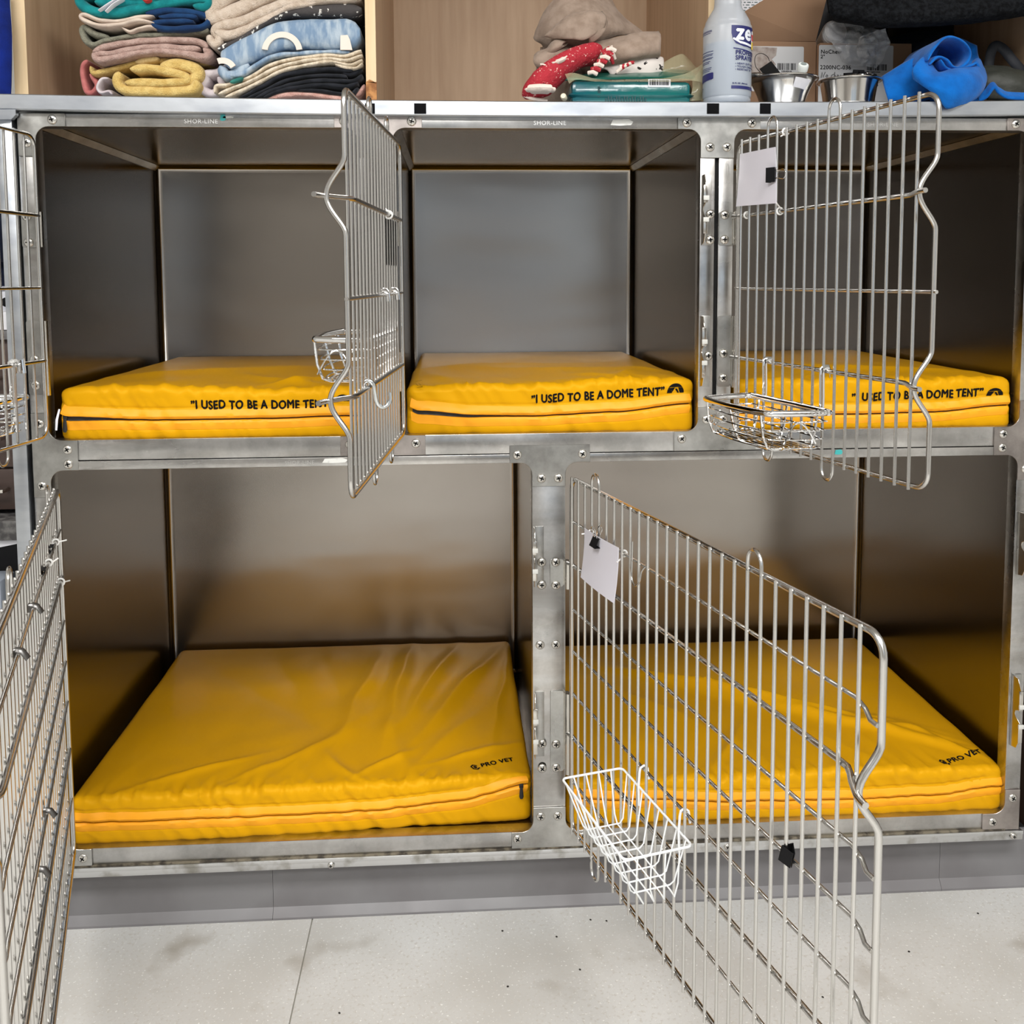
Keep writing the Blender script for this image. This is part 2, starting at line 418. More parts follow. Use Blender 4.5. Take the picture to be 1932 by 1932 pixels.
KU = empty('kennel_unit', (.61, .38, ZSEAM), 'wide upper left stainless kennel unit with two side by side openings', 'kennel')
KR = empty('kennel_unit', (1.524, .38, ZSEAM), 'narrow upper right stainless kennel unit with one opening', 'kennel')
KL = empty('kennel_unit', (.914, .38, ZBOT), 'long lower stainless kennel unit with two large openings under the upper row', 'kennel')

def rail(parent, x0, x1, z0, z1, name='rail', m=FRAME, y0=-.003, dep=.03):
    o = MB().box((x0, y0, z0), (x1, y0 + dep, z1), .0012).build(name, m, parent)
    # thin bright turned edge of the sheet
    return o
# rails
rail(KU, 0, 2 * M24 - .001, ZT, ZTOP, 'top_rail'); rail(KR, 2 * M24 + .001, L, ZT, ZTOP, 'top_rail')
rail(KU, 0, 2 * M24 - .001, ZSEAM + .0006, ZM1, 'bottom_rail'); rail(KR, 2 * M24 + .001, L, ZSEAM + .0006, ZM1, 'bottom_rail')
rail(KL, 0, L, ZM0, ZSEAM - .0006, 'top_rail', y0=-.0045); rail(KL, 0, L, ZBOT, ZB, 'bottom_rail')
# posts
G = .0035
rail(KU, 0, PW, ZM1, ZT, 'post'); rail(KU, M24 - PW, M24 + PW, ZM1, ZT, 'post')
rail(KU, 2 * M24 - PW, 2 * M24 - G, ZM1, ZT, 'post'); rail(KR, 2 * M24 + G, 2 * M24 + PW, ZM1, ZT, 'post')
rail(KR, L - PW, L, ZM1, ZT, 'post')
rail(KL, 0, PW, ZB, ZM0, 'post'); rail(KL, 1.5 * M24 - PW, 1.5 * M24 + PW, ZB, ZM0, 'post'); rail(KL, L - PW, L, ZB, ZM0, 'post')
MB().box((2 * M24 - G, .004, ZSEAM), (2 * M24 + G, .03, ZTOP)).build('gap_strip', GAP, KR)
# gusset plates with filleted corners
def gusset(parent, poly, rad, screws):
    o = MB().prism(fillet(poly, rad), 'y', -.0057, -.003, .0005).build('gusset_plate', FRAME3 if (abs(poly[0][0] - .539) < .002 or poly[0][0] > L - .002) else FRAME2, parent, angle=30)
    screw_pts(o, screws)
    return o
FR = .022; FI = .002
# top left L
def Lpoly(x0, xi, z0, zi, xe, ze):   # outer corner x0,z0 ; inner opening edge xi,zi ; ends xe (along rail), ze (along post)
    return [(x0, z0), (xe, z0), (xe, zi), (xi, zi), (xi, ze), (x0, ze)]
gusset(KU, Lpoly(.001, PW, ZTOP, ZT, .081, 1.418), [0, 0, 0, FR, 0, 0], [(.06, 1.480), (.0155, 1.441)])
gusset(KU, [(.539, ZTOP), (.692, ZTOP), (.692, ZT), (M24 + PW, ZT), (M24 + PW, 1.418), (M24 - PW, 1.418), (M24 - PW, ZT), (.539, ZT)], [0, 0, 0, FR, 0, 0, FR, 0], [(.674, 1.480), (.556, 1.480), (.594, 1.437), (.625, 1.437)])
gusset(KU, [(1.147, ZTOP), (1.297, ZTOP), (1.297, ZT), (2 * M24 + PW, ZT), (2 * M24 + PW, 1.418), (2 * M24 - PW, 1.418), (2 * M24 - PW, ZT), (1.147, ZT)], [0, 0, 0, FR, 0, 0, FR, 0], [(1.163, 1.480), (1.281, 1.480), (1.2055, 1.437), (1.236, 1.437)])
gusset(KR, Lpoly(L - .001, L - PW, ZTOP, ZT, 1.755, 1.418), [0, 0, 0, FR, 0, 0], [(1.77, 1.480), (1.813, 1.441)])
# middle row (they tie the upper units to the lower one)
gusset(KL, [(.001, .972), (PW, .972), (PW, ZM1), (.079, ZM1), (.079, ZM0), (PW, ZM0), (PW, .822), (.001, .822)], [0, 0, FR, 0, 0, FR, 0, 0], [(.062, .907), (.062, .881), (.0155, .843), (.0155, .954)])
gusset(KU, [(.539, ZM1), (M24 - PW, ZM1), (M24 - PW, .972), (M24 + PW, .972), (M24 + PW, ZM1), (.691, ZM1), (.691, ZSEAM + .001), (.539, ZSEAM + .001)], [0, FR, 0, 0, FR, 0, 0, 0], [(.674, .909), (.556, .909), (.594, .952), (.625, .952)])
gusset(KU, [(1.145, ZM1), (2 * M24 - PW, ZM1), (2 * M24 - PW, .968), (2 * M24 + PW, .968), (2 * M24 + PW, ZM1), (1.297, ZM1), (1.297, ZSEAM + .001), (1.145, ZSEAM + .001)], [0, FR, 0, 0, FR, 0, 0, 0], [(1.159, .910), (1.281, .910), (1.2045, .945), (1.235, .945)])
gusset(KL, [(L - .001, .972), (L - PW, .972), (L - PW, ZM1), (1.751, ZM1), (1.751, ZM0), (L - PW, ZM0), (L - PW, .822), (L - .001, .822)], [0, 0, FR, 0, 0, FR, 0, 0], [(1.768, .910), (1.767, .884), (1.813, .843), (1.813, .954)])
gusset(KL, [(.843, .902), (.990, .902), (.990, ZM0), (1.5 * M24 + PW, ZM0), (1.5 * M24 + PW, .826), (1.5 * M24 - PW, .826), (1.5 * M24 - PW, ZM0), (.843, ZM0)], [0, 0, 0, FR, 0, 0, FR, 0], [(.857, .885), (.976, .885), (.901, .841), (.932, .841)])
gusset(KL, Lpoly(.001, PW, ZBOT, ZB, .074, .215), [0, 0, 0, FR, 0, 0], [(.058, .152), (.0155, .199)])
gusset(KL, [(.843, ZBOT + .002), (.990, ZBOT + .002), (.990, ZB), (1.5 * M24 + PW, ZB), (1.5 * M24 + PW, .215), (1.5 * M24 - PW, .215), (1.5 * M24 - PW, ZB), (.843, ZB)], [0, 0, 0, FR, 0, 0, FR, 0], [(.854, .156), (.976, .156), (.898, .198), (.930, .198)])
gusset(KL, Lpoly(L - .001, L - PW, ZBOT, ZB, 1.755, .215), [0, 0, 0, FR, 0, 0], [(1.775, .152), (1.813, .199)])

# liners: back panel dished at its rim, side, top and floor sheets
def liner(parent, x0, x1, z0, z1):
    r = .016; g = .002; yb = YB
    # back tray
    mb = MB(); n = 6; rings = []
    for k in range(n + 1):
        a = k / n * PI / 2
        ins = r * (1 - math.sin(a)); y = yb - r * math.sin(a) * 0 - r * (1 - math.cos(a)) ; 
        # start at flat (inset r) going to rim (inset 0) curling forward
        rings.append((r - r * math.sin(a), yb - r + r * math.cos(a)))
    vs = []; 
    for (ins, y) in rings:
        vs += [(x0 + ins, y, z0 + ins), (x1 - ins, y, z0 + ins), (x1 - ins, y, z1 - ins), (x0 + ins, y, z1 - ins)]
    fs = [(0, 1, 2, 3)]
    for k in range(n):
        for i in range(4):
            j = (i + 1) % 4; fs.append((k * 4 + i, k * 4 + j, k * 4 + 4 + j, k * 4 + 4 + i))
    mb.add(vs, fs); mb.build('back_panel', LINER, parent, angle=50)
    yf = yb - r - g
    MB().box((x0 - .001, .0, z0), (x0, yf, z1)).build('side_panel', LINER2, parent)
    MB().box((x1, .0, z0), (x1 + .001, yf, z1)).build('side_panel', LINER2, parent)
    MB().box((x0, .0, z1), (x1, yf, z1 + .001)).build('roof_panel', LINER, parent)
    MB().box((x0, .0, z0 - .001), (x1, yf, z0)).build('floor_panel', LINER, parent)
    # dark joint behind the dish rim
    MB().box((x0 - .004, yf + g - .001, z0 - .004), (x0 - .001, yb, z1 + .004)).box((x1 + .001, yf, z0 - .004), (x1 + .004, yb, z1 + .004)).box((x0, yf, z1 + .001), (x1, yb, z1 + .004)).build('joint_seal', GAP, parent)
def brace(K, x, z, sg):
    MB().prism([(x, z), (x + sg * .012, z - .0005), (x + sg * .002, z - .012), (x, z - .012)], 'y', .004, YB - .012).build('corner_strip', FRAME2, K)
for K, x0_, x1_ in ((KU, .0065, M24 - .0125), (KU, M24 + .0265, 2 * M24 - .0125), (KR, 2 * M24 + .0125, L - .0065)):
    brace(K, x0_, 1.4868, 1); brace(K, x1_, 1.4868, -1)
liner(KU, .006, M24 - .012, ZM1 - .006, 1.487); liner(KU, M24 + .026, 2 * M24 - .012, ZM1 - .006, 1.487)
liner(KR, 2 * M24 + .012, L - .006, ZM1 - .006, 1.487)
liner(KL, .006, 1.5 * M24 - .012, ZB - .006, .883); liner(KL, 1.5 * M24 + .012, L - .002, ZB - .006, .883)
# outer casing
for K, a, b, z0, z1 in ((KU, 0, 2 * M24 - .001, ZSEAM, ZTOP), (KR, 2 * M24 + .001, L, ZSEAM, ZTOP), (KL, 0, L, ZBOT, ZSEAM - .001)):
    MB().box((a, .028, z0), (a + .0015, .79, z1)).box((b - .0015, .028, z0), (b, .79, z1)).box((a, .785, z0), (b, .79, z1)).build('casing', FRAME2, K)
# stamped maker's lettering on the rails
for (u, v, K, zz, s) in ((380, 225, KU, 1.4785, .0105), (1037, 231, KU, 1.4785, .0105), (1664, 231, KR, 1.4785, .0105), (566, 869, KL, .8775, .0095)):
    p = FX(u, v, 0)
    text_mesh('SHOR-LINE', s, lambda x, y, p=p, zz=zz: (p.x + x, -.0052 if zz < 1 else -.0036, zz - .0035 + y), 'stamped_lettering', mat('stamped_metal', (.70, .70, .69), .34, 1), K, sx=1.05)
# marker smears and old stickers left on the rails
STK = mat('old_white_sticker', s2l(225, 226, 222), .6, var=(60, s2l(170, 172, 168), .5, .7))
TEALM = mat('teal_marker', s2l(60, 170, 170), .5)
def smear(K, u0, v0, u1, v1, m, nm, yy=-.0036):
    a = FX(u0, v1, yy); b = FX(u1, v0, yy); w_ = b.x - a.x; h = b.z - a.z
    poly = [(a.x, a.z + h * .1), (a.x + w_ * .4, a.z), (b.x - w_ * .1, a.z + h * .1), (b.x, a.z + h * .6), (b.x - w_ * .2, b.z), (a.x + w_ * .1, b.z - h * .1)]
    MB().prism(poly, 'y', yy, yy + .0005).build(nm, m, K)
smear(KU, 1152, 225, 1195, 237, STK, 'sticker_residue'); smear(KL, 608, 864, 656, 874, STK, 'sticker_residue', -.0052)
smear(KU, 415, 216, 426, 228, TEALM, 'marker_stain'); smear(KU, 420, 219, 441, 223, STK, 'sticker_residue')
smear(KL, 1575, 848, 1590, 858, TEALM, 'marker_stain', -.0052)

# hinge plates, barrels, latch plates on the posts
def hinge(K, x, z0, z1, bx, up):
    """plate on the post front with two screws; barrel standing beside it"""
    p = MB().prism(fillet([(x - .0125, z0), (x + .0125, z0), (x + .0125, z1), (x - .0125, z1)], .004), 'y', -.0055, -.003, .0004).build('hinge_plate', FRAME2, K)
    MB().box((min(x, bx), -.0052, z0 + .004), (max(x, bx), -.0030, z1 - .004)).tube([(bx, -.016, z0), (bx, -.016, z1)], .0068, 14).box((bx - .0055, -.0165, z0 + .001), (bx + .001, -.003, z1 - .001)).build('hinge_barrel', PLATE, p)
    return p
def latch(K, x, z0, z1, side=-1):
    """bent strike plate with a slot half way, standing on the post beside the opening"""
    zc = (z0 + z1) / 2; p = MB()
    p.box((x - .008, -.0055, z0), (x + .008, -.003, z1), .0005)
    o = p.build('latch_plate', FRAME2, K)
    q = MB(); xs = x + side * .011
    prof = [(-.004, z0), (-.024, z0 + .004), (-.034, z0 + .02), (-.036, zc - .014), (-.020, zc - .005), (-.018, zc), (-.020, zc + .006), (-.034, zc + .012), (-.036, z1 - .02), (-.024, z1), (-.004, z1)]
    q.prism(prof, 'x', xs, xs + .0016, .0003)
    q.build('strike', PLATE, o)
    for (zz0, zz1) in ((z0 + .02, zc - .014), (zc + .012, z1 - .02)):
        MB().box((xs - .004, -.038, zz0), (xs + .004, -.0355, zz1), .0005).build('strike_flange', PLATE, o)
    for zz in (zc - .018, zc + .02): MB().box((xs - .0045, -.0405, zz - .004), (xs + .0055, -.037, zz + .004), .0006).build('stop_pad', mat('pale_nylon', s2l(205, 205, 200), .5), o)
    return o
latchM = [latch(KU, 2 * M24 - PW + .013, 1.262, 1.387), latch(KU, 2 * M24 - PW + .013, 1.005, 1.135)]
screw_pts(latchM[0], [(2 * M24 - .012, 1.318), (2 * M24 - .012, 1.272)]); screw_pts(latchM[1], [(2 * M24 - .013, 1.062)])
latchB = [latch(KL, 1.5 * M24 - PW + .013, .640, .752), latch(KL, 1.5 * M24 - PW + .013, .315, .440)]
screw_pts(latchB[0], [(1.5 * M24 - .0135, .685), (1.5 * M24 - .0135, .6425)]); screw_pts(latchB[1], [(1.5 * M24 - .0135, .3395), (1.5 * M24 - .0135, .292)])
latchC = [latch(KL, L - PW + .016, .640, .762), latch(KL, L - PW + .016, .305, .445)]
h1 = hinge(KR, 2 * M24 + .0165, 1.262, 1.322, 2 * M24 + PW + .0045, 1); screw_pts(h1, [(2 * M24 + .0145, 1.3165), (2 * M24 + .0145, 1.2725)])
h2 = hinge(KR, 2 * M24 + .0165, 1.005, 1.135, 2 * M24 + PW + .0045, 1); screw_pts(h2, [(2 * M24 + .0155, 1.066), (2 * M24 + .0155, 1.021)])
h3 = hinge(KL, 1.5 * M24 + .0145, .638, .690, 1.5 * M24 + PW + .0045, 1); screw_pts(h3, [(1.5 * M24 + .0125, .6845), (1.5 * M24 + .0125, .6415)])
h4 = hinge(KL, 1.5 * M24 + .0145, .285, .440, 1.5 * M24 + PW + .0045, 1); screw_pts(h4, [(1.5 * M24 + .0125, .338), (1.5 * M24 + .0125, .292)])
screw_pts(KL, [(1.5 * M24 - .0165, .528), (1.5 * M24 + .0125, .528)], y=-.003)
h5 = hinge(KU, .0125, 1.262, 1.322, PW + .0045, 1); screw_pts(h5, [(.010, 1.3155), (.0115, 1.2705)])
h6 = hinge(KU, .0125, 1.005, 1.135, PW + .0045, 1); screw_pts(h6, [(.0125, 1.022), (.0125, 1.067)])
h7 = hinge(KL, .0125, .630, .700, PW + .0045, 1); h8 = hinge(KL, .0125, .32, .44, PW + .0045, 1)
hinge(KU, M24 + .0125, 1.262, 1.322, M24 + PW + .0045, 1); hinge(KU, M24 + .0125, 1.005, 1.075, M24 + PW + .0045, 1)
for zz in (1.186, 1.196, 1.163): 
    pass

# ------------------------------------------------------------------ wire doors
def door(K, hx, th, wd, zt, zb, rods, nb, sp, s0, loops, label=None, rf=.0034, rb=.0023, thick=(0, 2)):
    lab = label
    # perimeter: frame bar with two latch notches on the free side
    pts = []; r = .022
    def arc(cx, cz, a0, a1):
        return [(cx + r * math.cos(math.radians(a0 + (a1 - a0) * k / 6)), 0, cz + r * math.sin(math.radians(a0 + (a1 - a0) * k / 6))) for k in range(7)]
    P = arc(r, zt - r, 180, 90) + arc(wd - r, zt - r, 90, 0)
    zn = [rods[i][0] for i in range(len(rods)) if rods[i][2]]
    z = zt - r - .008
    side = []
    N = 90
    for k in range(N):
        zz = zt - r - (zt - zb - 2 * r) * (k + .5) / N
        o = 0
        for q in zn:
            d = abs(zz - q) / .047
            if d < 1: o += .024 * (0.5 + .5 * math.cos(PI * d)) ** .8
        side.append((wd - o * .12, -o, zz))
    P += side + arc(wd - r, zb + r, 0, -90) + arc(r, zb + r, -90, -180)
    d = MB().tube(P, rf, 10, closed=True).build('door', WIRE, K, local=True, label=lab)
    d.location = Vector((hx, -.03, 0)) - Vector(K.location); d.rotation_euler = (0, 0, -th)
    off = Vector((0, 0, 0))
    yb = -(rf + rb) * .92
    bar0 = None
    loopset = {}
    for (i, j, where) in loops:
        loopset.setdefault(i, []).append(where); loopset.setdefault(j, []).append(where)
    for k in range(nb):
        s = s0 + sp * k
        if bar0 is None:
            bar0 = MB().tube([(0, 0, zb - .005), (0, 0, (zb + zt) / 2), (0, 0, zt + .005)], rb, 8).build('bar', WIRE, d, local=True)
            b = bar0
        else:
            b = bar0.copy(); C.objects.link(b); b.parent = d
        b.location = (s, yb, 0)
    for (i, j, where) in loops:
        sa = s0 + sp * i; sb = s0 + sp * j; c = (sa + sb) / 2; rr = (sb - sa) / 2
        sg = 1 if where == 'top' else -1; z = zt if sg > 0 else zb
        pp = [(sa, yb, z)] + [(c - rr * math.cos(PI * k / 10), yb, z + sg * (.012 + rr * 1.15 * math.sin(PI * k / 10))) for k in range(11)] + [(sb, yb, z)]
        MB().tube(pp, rb, 8).build('wire_loop', WIRE, d, local=True)
    for i, (z, rr, lt) in enumerate(rods):
        pp = [(-.004, .0, z), (.02, 0, z), (wd * .5, 0, z)]
        if lt:
            pp = [(-.012, -.004 , z + (lt == 'd') * 0 ), (.0, 0.0, z)] + pp[1:]
            pp += [(wd - .062, 0, z), (wd - .05, -.001, z), (wd - .036, -.008, z), (wd - .022, -.017, z), (wd - .008, -.0245, z), (wd + .004, -.0305, z), (wd + .014, -.033, z), (wd + .021, -.034, z)]
        elif rr < .003 and wd > .7:
            pp += [(wd - .04, 0, z), (wd - .025, .0 , z - .006), (wd - .012, -.004, z - .012), (wd - .001, -.004, z - .013)]
        else:
            pp += [(wd, 0.0, z), (wd + .006, 0, z)]
        o = MB().tube(pp, rr, 10).build('latch_rod' if lt else 'cross_rod', WIRE, d, local=True)
    return d
RU = lambda a, b, c: [(a, .0034, 'u'), (b, .0026, None), (c, .0034, 'd')]
dUR = door(KR, 1.2507, math.radians(76.9), .507, 1.4395, .9235, RU(1.3127, 1.1845, 1.0607), 17, .0285, .0195, [(3, 4, 'top'), (9, 10, 'top'), (3, 4, 'bot'), (9, 10, 'bot')])
dM = door(KU, .654, math.radians(94.39), .519, 1.4355, .931, RU(1.3064, 1.1804, 1.0542), 17, .0285, .0215, [(3, 4, 'top'), (9, 10, 'top'), (3, 4, 'bot'), (9, 10, 'bot')])
dUL = door(KU, .0377, math.radians(97.92), .515, 1.4495, .934, RU(1.315, 1.192, 1.0665), 17, .0285, .0215, [(3, 4, 'top'), (9, 10, 'top'), (3, 4, 'bot'), (9, 10, 'bot')])
RB = [(.767, .0026, None), (.687, .0038, 'u'), (.605, .0026, None), (.527, .0026, None), (.447, .0026, None), (.365, .0038, 'd'), (.281, .0026, None)]
LB = [(3, 4, 'top'), (19, 20, 'top'), (3, 4, 'bot'), (19, 20, 'bot')]
dBR = door(KL, .9533, math.radians(74.87), .832, .846, .191, RB, 27, .0303, .0155, LB, rf=.0042, rb=.0024)
RBL = [(.770, .0026, None), (.686, .0038, 'u'), (.607, .0026, None), (.533, .0026, None), (.460, .0026, None), (.372, .0038, 'd'), (.281, .0026, None)]
dBL = door(KL, .0525, math.radians(72.95), .832, .842, .180, RBL, 27, .0303, .0155, LB, rf=.0042, rb=.0024)

def dpt(d, s, n, z):
    """world point from door coordinates: s along the door, n outward, z height"""
    th = -d.rotation_euler[2]; o = wloc(d)
    return Vector((o.x + s * math.cos(th) - n * math.sin(th), o.y - s * math.sin(th) - n * math.cos(th), z))

# ------------------------------------------------------------------ countertop with raised edge
def sag(x): return 1.5205 - .007 * max(0, 1 - ((x - .9) / .9) ** 2)
CT = empty('countertop', (.93, .38, 1.4905), 'aluminium edged top laid over the upper kennels, carrying the wooden shelves', 'countertop')
mb = MB(); N = 40; xa, xb = -.030, 1.90; vs = []; fs = []
for i in range(N + 1):
    x = xa + (xb - xa) * i / N; zt_ = sag(x); 
    for (y, z) in ((-.018, zt_ - .0265), (-.020, zt_ - .0245), (-.020, zt_ - .0015), (-.0185, zt_), (.8, zt_ - .001), (.8, zt_ - .0265)): vs.append((x, y, z))
for i in range(N):
    for k in range(6):
        l = (k + 1) % 6; fs.append((i * 6 + k, i * 6 + l, i * 6 + 6 + l, i * 6 + 6 + k))
fs += [tuple(range(6)), tuple(N * 6 + k for k in range(6))]
mb.add(vs, fs).build('edge_board', LIP, CT)
for u0, u1 in ((689, 707), (781.5, 804), (1334, 1357), (1434, 1454.5)):
    a = FX(u0, 214.5, -.0212); b = FX(u1, 195, -.0212)
    MB().box((a.x, -.0213, a.z), (b.x, -.020, b.z), .0003).build('velcro_patch', mat('black_velcro', (.007, .007, .008), .95, bump=(900, .6, .001), spec=.05), CT)
MB().prism([(-.030, 1.494), (.006, 1.494), (.006, 1.4855), (-.002, 1.4775), (-.030, 1.4775)], 'y', -.021, -.010).build('corner_cover', LIP, CT)
MB().box((-.031, -.02, 1.4935), (-.0285, .5, 1.523)).build('end_cap', LIP, CT)
CTR = empty('side_trim', (-.016, 0, 0), 'tall narrow aluminium strip running down the left end of the kennels', 'trim')
MB().box((-.030, -.012, .02), (-.0055, .02, 1.4935), .001).build('strip', LIP, CTR)
MB().box((-.0055, .004, .02), (0, .02, 1.4905)).build('shadow_gap', GAP, CTR)

# base and trim under the lower kennel
KB = empty('plinth', (.92, .4, 0), 'grey vinyl covered plinth under the kennels, with aluminium strip along its top', 'plinth')
VINYL = rough_var(mat('grey_base_vinyl', s2l(122, 121, 123), .45, var=(5, s2l(104, 101, 103), .4, .7)), 12, (1, 1, 1), .35, .55)
speckle(VINYL, 40, s2l(70, 62, 60), .76, .02)
for a, b in ((-.03, .392), (.3926, 1.690), (1.6906, 1.868)):
    pr = [(.034, 0), (.018, 0), (.0185, .004), (.0275, .0165), (.0295, .019), (.0295, .1155), (.034, .1155)]
    MB().prism(pr, 'x', a, b).build('base_panel', VINYL, KB, angle=25)
MB().box((-.03, .034, 0), (1.868, .78, .113)).build('plinth_box', GAP, KB)
TRIMM = mat('worn_aluminium_strip', (.70, .71, .72), .38, 1, var=(25, (.40, .39, .36), .5, .68), bump=(50, .2, .001))
tr = MB().box((-.012, -.008, .1155), (1.835, .03, .1335), .0012).box((-.012, -.0095, .1265), (1.835, -.006, .1345), .001).build('trim_strip', TRIMM, KB)
screw_pts(tr, [(.507, .1215), (1.815, .1245), (1.253, .1265), (1.13, .1155 + .008)], y=-.0095, r=.0062)
MB().box((.03, -.0062, .1338), (1.80, -.0028, .1372)).build('caulk_bead', mat('grimy_caulk', s2l(120, 112, 96), .9, var=(60, s2l(60, 54, 46), .45, .6), bump=(90, .8, .002)), KB)

def FZ(u, v, z):
    d = RC @ Vector(((u - CAM[7]) / CAM[6], 1.0, -(v - CAM[8]) / CAM[6]))
    t = (z - CAM[2]) / d[2]
    return Vector((CAM[0] + t * d[0], CAM[1] + t * d[1], z))

# ------------------------------------------------------------------ yellow mattresses
def lerp_pts(P, x):
    if x <= P[0][0]: return P[0][1]
    for (a, va), (b, vb) in zip(P, P[1:]):
        if x <= b:
            t = (x - a) / (b - a); t = t * t * (3 - 2 * t); return va + (vb - va) * t
    return P[-1][1]
class Pad:
    def __init__(s, x0, x1, y0, y1, z0, z1, zip_uv, folds, seed, yshear=(0, 0), puck=.003, zopen=None, yz=.005, noise_amp=.0035, topz=None):
        s.x0, s.x1, s.y0, s.y1, s.z0, s.z1 = x0, x1, y0, y1, z0, z1
        s.zip = sorted([(FX(u, v, yz).x, FX(u, v, yz).z) for u, v in zip_uv])
        s.folds = folds; s.seed = seed; s.ys = yshear; s.puck = puck; s.zo = zopen; s.na = noise_amp; s.topz = topz
    def yf(s, x):
        t = (x - s.x0) / (s.x1 - s.x0); return s.ys[0] + (s.ys[1] - s.ys[0]) * t * t
    def disp(s, p, n):
        """p on the nominal rounded box, n its normal"""
        q = p.copy(); sd = s.seed
        up = max(0, n.z); fr = max(0, -n.y)
        edge = min(p.x - s.x0, s.x1 - p.x, s.y1 - p.y)
        dm = 0
        if up > 0:
            e = min(1, max(0, edge) / .10)
            d = s.na * noise.noise(Vector((p.x * 5 + sd, p.y * 5, sd))) + s.na * .35 * noise.noise(Vector((p.x * 16, p.y * 12 + sd, 3)))
            for (cx, cy, ang, ln, wd, am) in s.folds:
                dx = p.x - cx; dy = p.y - cy; c, sn = math.cos(ang), math.sin(ang)
                t = dx * c + dy * sn; o = -dx * sn + dy * c
                o += .012 * noise.noise(Vector((t * 9, cx * 7, sd)))
                e_ = math.exp(-abs(o / wd) ** 1.5); d += 1.35 * am * math.exp(-(t / ln) ** 2) * e_
            dd = max(0, p.y - s.y0)
            wv = noise.noise(Vector((p.x * 34, p.y * 9 + sd, 1))); wv2 = noise.noise(Vector((p.x * 75, sd, p.y * 14)))
            d += s.puck * 1.15 * (1.1 - abs(wv) * 3.6) * math.exp(-(dd / .040) ** 1.2) + s.puck * 1.1 * (.4 - abs(wv2) * 1.8) * math.exp(-(dd / .024) ** 2)
            w3 = 1 - 2.6 * abs(noise.noise(Vector((p.x * 13 + p.y * 3, p.y * 4 + sd, 5)))); d += .0018 * max(-.4, w3) * math.exp(-(dd / .30) ** 2)
            if s.topz: d += lerp_pts(s.topz, p.x) * math.exp(-(dd / .16) ** 2)
            dm += up * d * (0.3 + .7 * e)
        if fr > 0:
            zc = lerp_pts(s.zip, p.x)
            h = (p.z - zc)
            d = .0026 * noise.noise(Vector((p.x * 11, p.z * 16, sd))) + .0026 * (.8 - 2.4 * abs(noise.noise(Vector((p.x * 40 + p.z * 30, p.z * 9, sd + 2)))))
            d -= .0065 * math.exp(-(h / .0035) ** 2)                         # zip groove
            d -= .0016 * math.exp(-((h - .021) / .0022) ** 2)              # stitched seam above
            d -= .0012 * math.exp(-((h + .017) / .0022) ** 2)              # stitched seam below
            d += .002 * math.exp(-((h - .010) / .007) ** 2)
            dm += fr * d
        if abs(n.x) > .3: dm += abs(n.x) * .003 * noise.noise(Vector((p.y * 9, p.z * 25, sd)))
        q += n * dm
        if p.y < s.y0 + .12: q.y += s.yf(p.x) * max(0, 1 - max(0, p.y - s.y0) / .12)
        return q
    def rounded(s, p, rt=.016):
        r = Vector((min(max(p.x, s.x0 + rt), s.x1 - rt), min(max(p.y, s.y0 + rt), s.y1 - rt), min(max(p.z, s.z0 + rt * .6), s.z1 - rt)))
        d = p - r
        if d.length < 1e-9: return p, Vector((0, 0, 1))
        n = d.normalized(); rr = rt if p.z > r.z or abs(d.z) < 1e-6 else rt
        if p.z < s.z0 + rt * .6: 
            d2 = Vector((d.x, d.y, d.z / .6)); n = d2.normalized(); return r + Vector((n.x * rt, n.y * rt, n.z * rt * .6)), n
        return r + n * rt, n
    def top(s, x, y, off=.0008):
        p = Vector((x, y, s.z1)); q, n = s.rounded(p); return s.disp(q, n) + n * off
    def front(s, x, z, off=.0008):
        p = Vector((x, s.y0, z)); q, n = s.rounded(p); return s.disp(q, n) + n * off
    def make(s, label, group):
        cx, cy = (s.x0 + s.x1) / 2, (s.y0 + s.y1) / 2
        R = empty('mattress', (cx, cy, s.z0), label, 'mattress', group)
        nx, ny, nz = int((s.x1 - s.x0) / .0040), 130, 34
        def ax(a, b, n, r=.016, k=5):
            l = [a + r * (1 - math.cos(i / k * PI / 2)) for i in range(k)]
            c = [a + r + (b - a - 2 * r) * i / n for i in range(n + 1)]
            return l + c + [b - q + a for q in l[::-1]]
        XS = ax(s.x0, s.x1, nx); ZS = ax(s.z0, s.z1, nz, .016, 4); 
        base = ax(0, 1, ny, .02, 5); YS = [s.y0 + (s.y1 - s.y0) * (t ** 1.45) for t in base]
        idx = {}; vs = []; fs = []; mi = []
        I, J, K = len(XS) - 1, len(YS) - 1, len(ZS) - 1
        def V(i, j, k):
            key = (i, j, k)
            if key not in idx:
                p, n = s.rounded(Vector((XS[i], YS[j], ZS[k]))); q = s.disp(p, n)
                q.z = max(q.z, s.z0 + .0006); idx[key] = len(vs); vs.append(q)
            return idx[key]
        for i in range(I):
            for j in range(J):
                fs.append((V(i, j, K), V(i + 1, j, K), V(i + 1, j + 1, K), V(i, j + 1, K)))
        for i in range(0, I):
            for k in range(K):
                fs.append((V(i, 0, k), V(i + 1, 0, k), V(i + 1, 0, k + 1), V(i, 0, k + 1)))
                fs.append((V(i, J, k), V(i, J, k + 1), V(i + 1, J, k + 1), V(i + 1, J, k)))
        for j in range(J):
            for k in range(K):
                fs.append((V(0, j, k), V(0, j, k + 1), V(0, j + 1, k + 1), V(0, j + 1, k)))
                fs.append((V(I, j, k), V(I, j + 1, k), V(I, j + 1, k + 1), V(I, j, k + 1)))
            
        mb = MB(); mb.add(vs, fs)
        bot = [V(i, 0, 0) for i in range(I + 1)] + [V(I, j, 0) for j in range(1, J + 1)] + [V(i, J, 0) for i in range(I - 1, -1, -1)] + [V(0, j, 0) for j in range(J - 1, 0, -1)]
        mb.f.append(bot); mb.mi.append(0)
        mb.build('cover', YEL, R, angle=60)
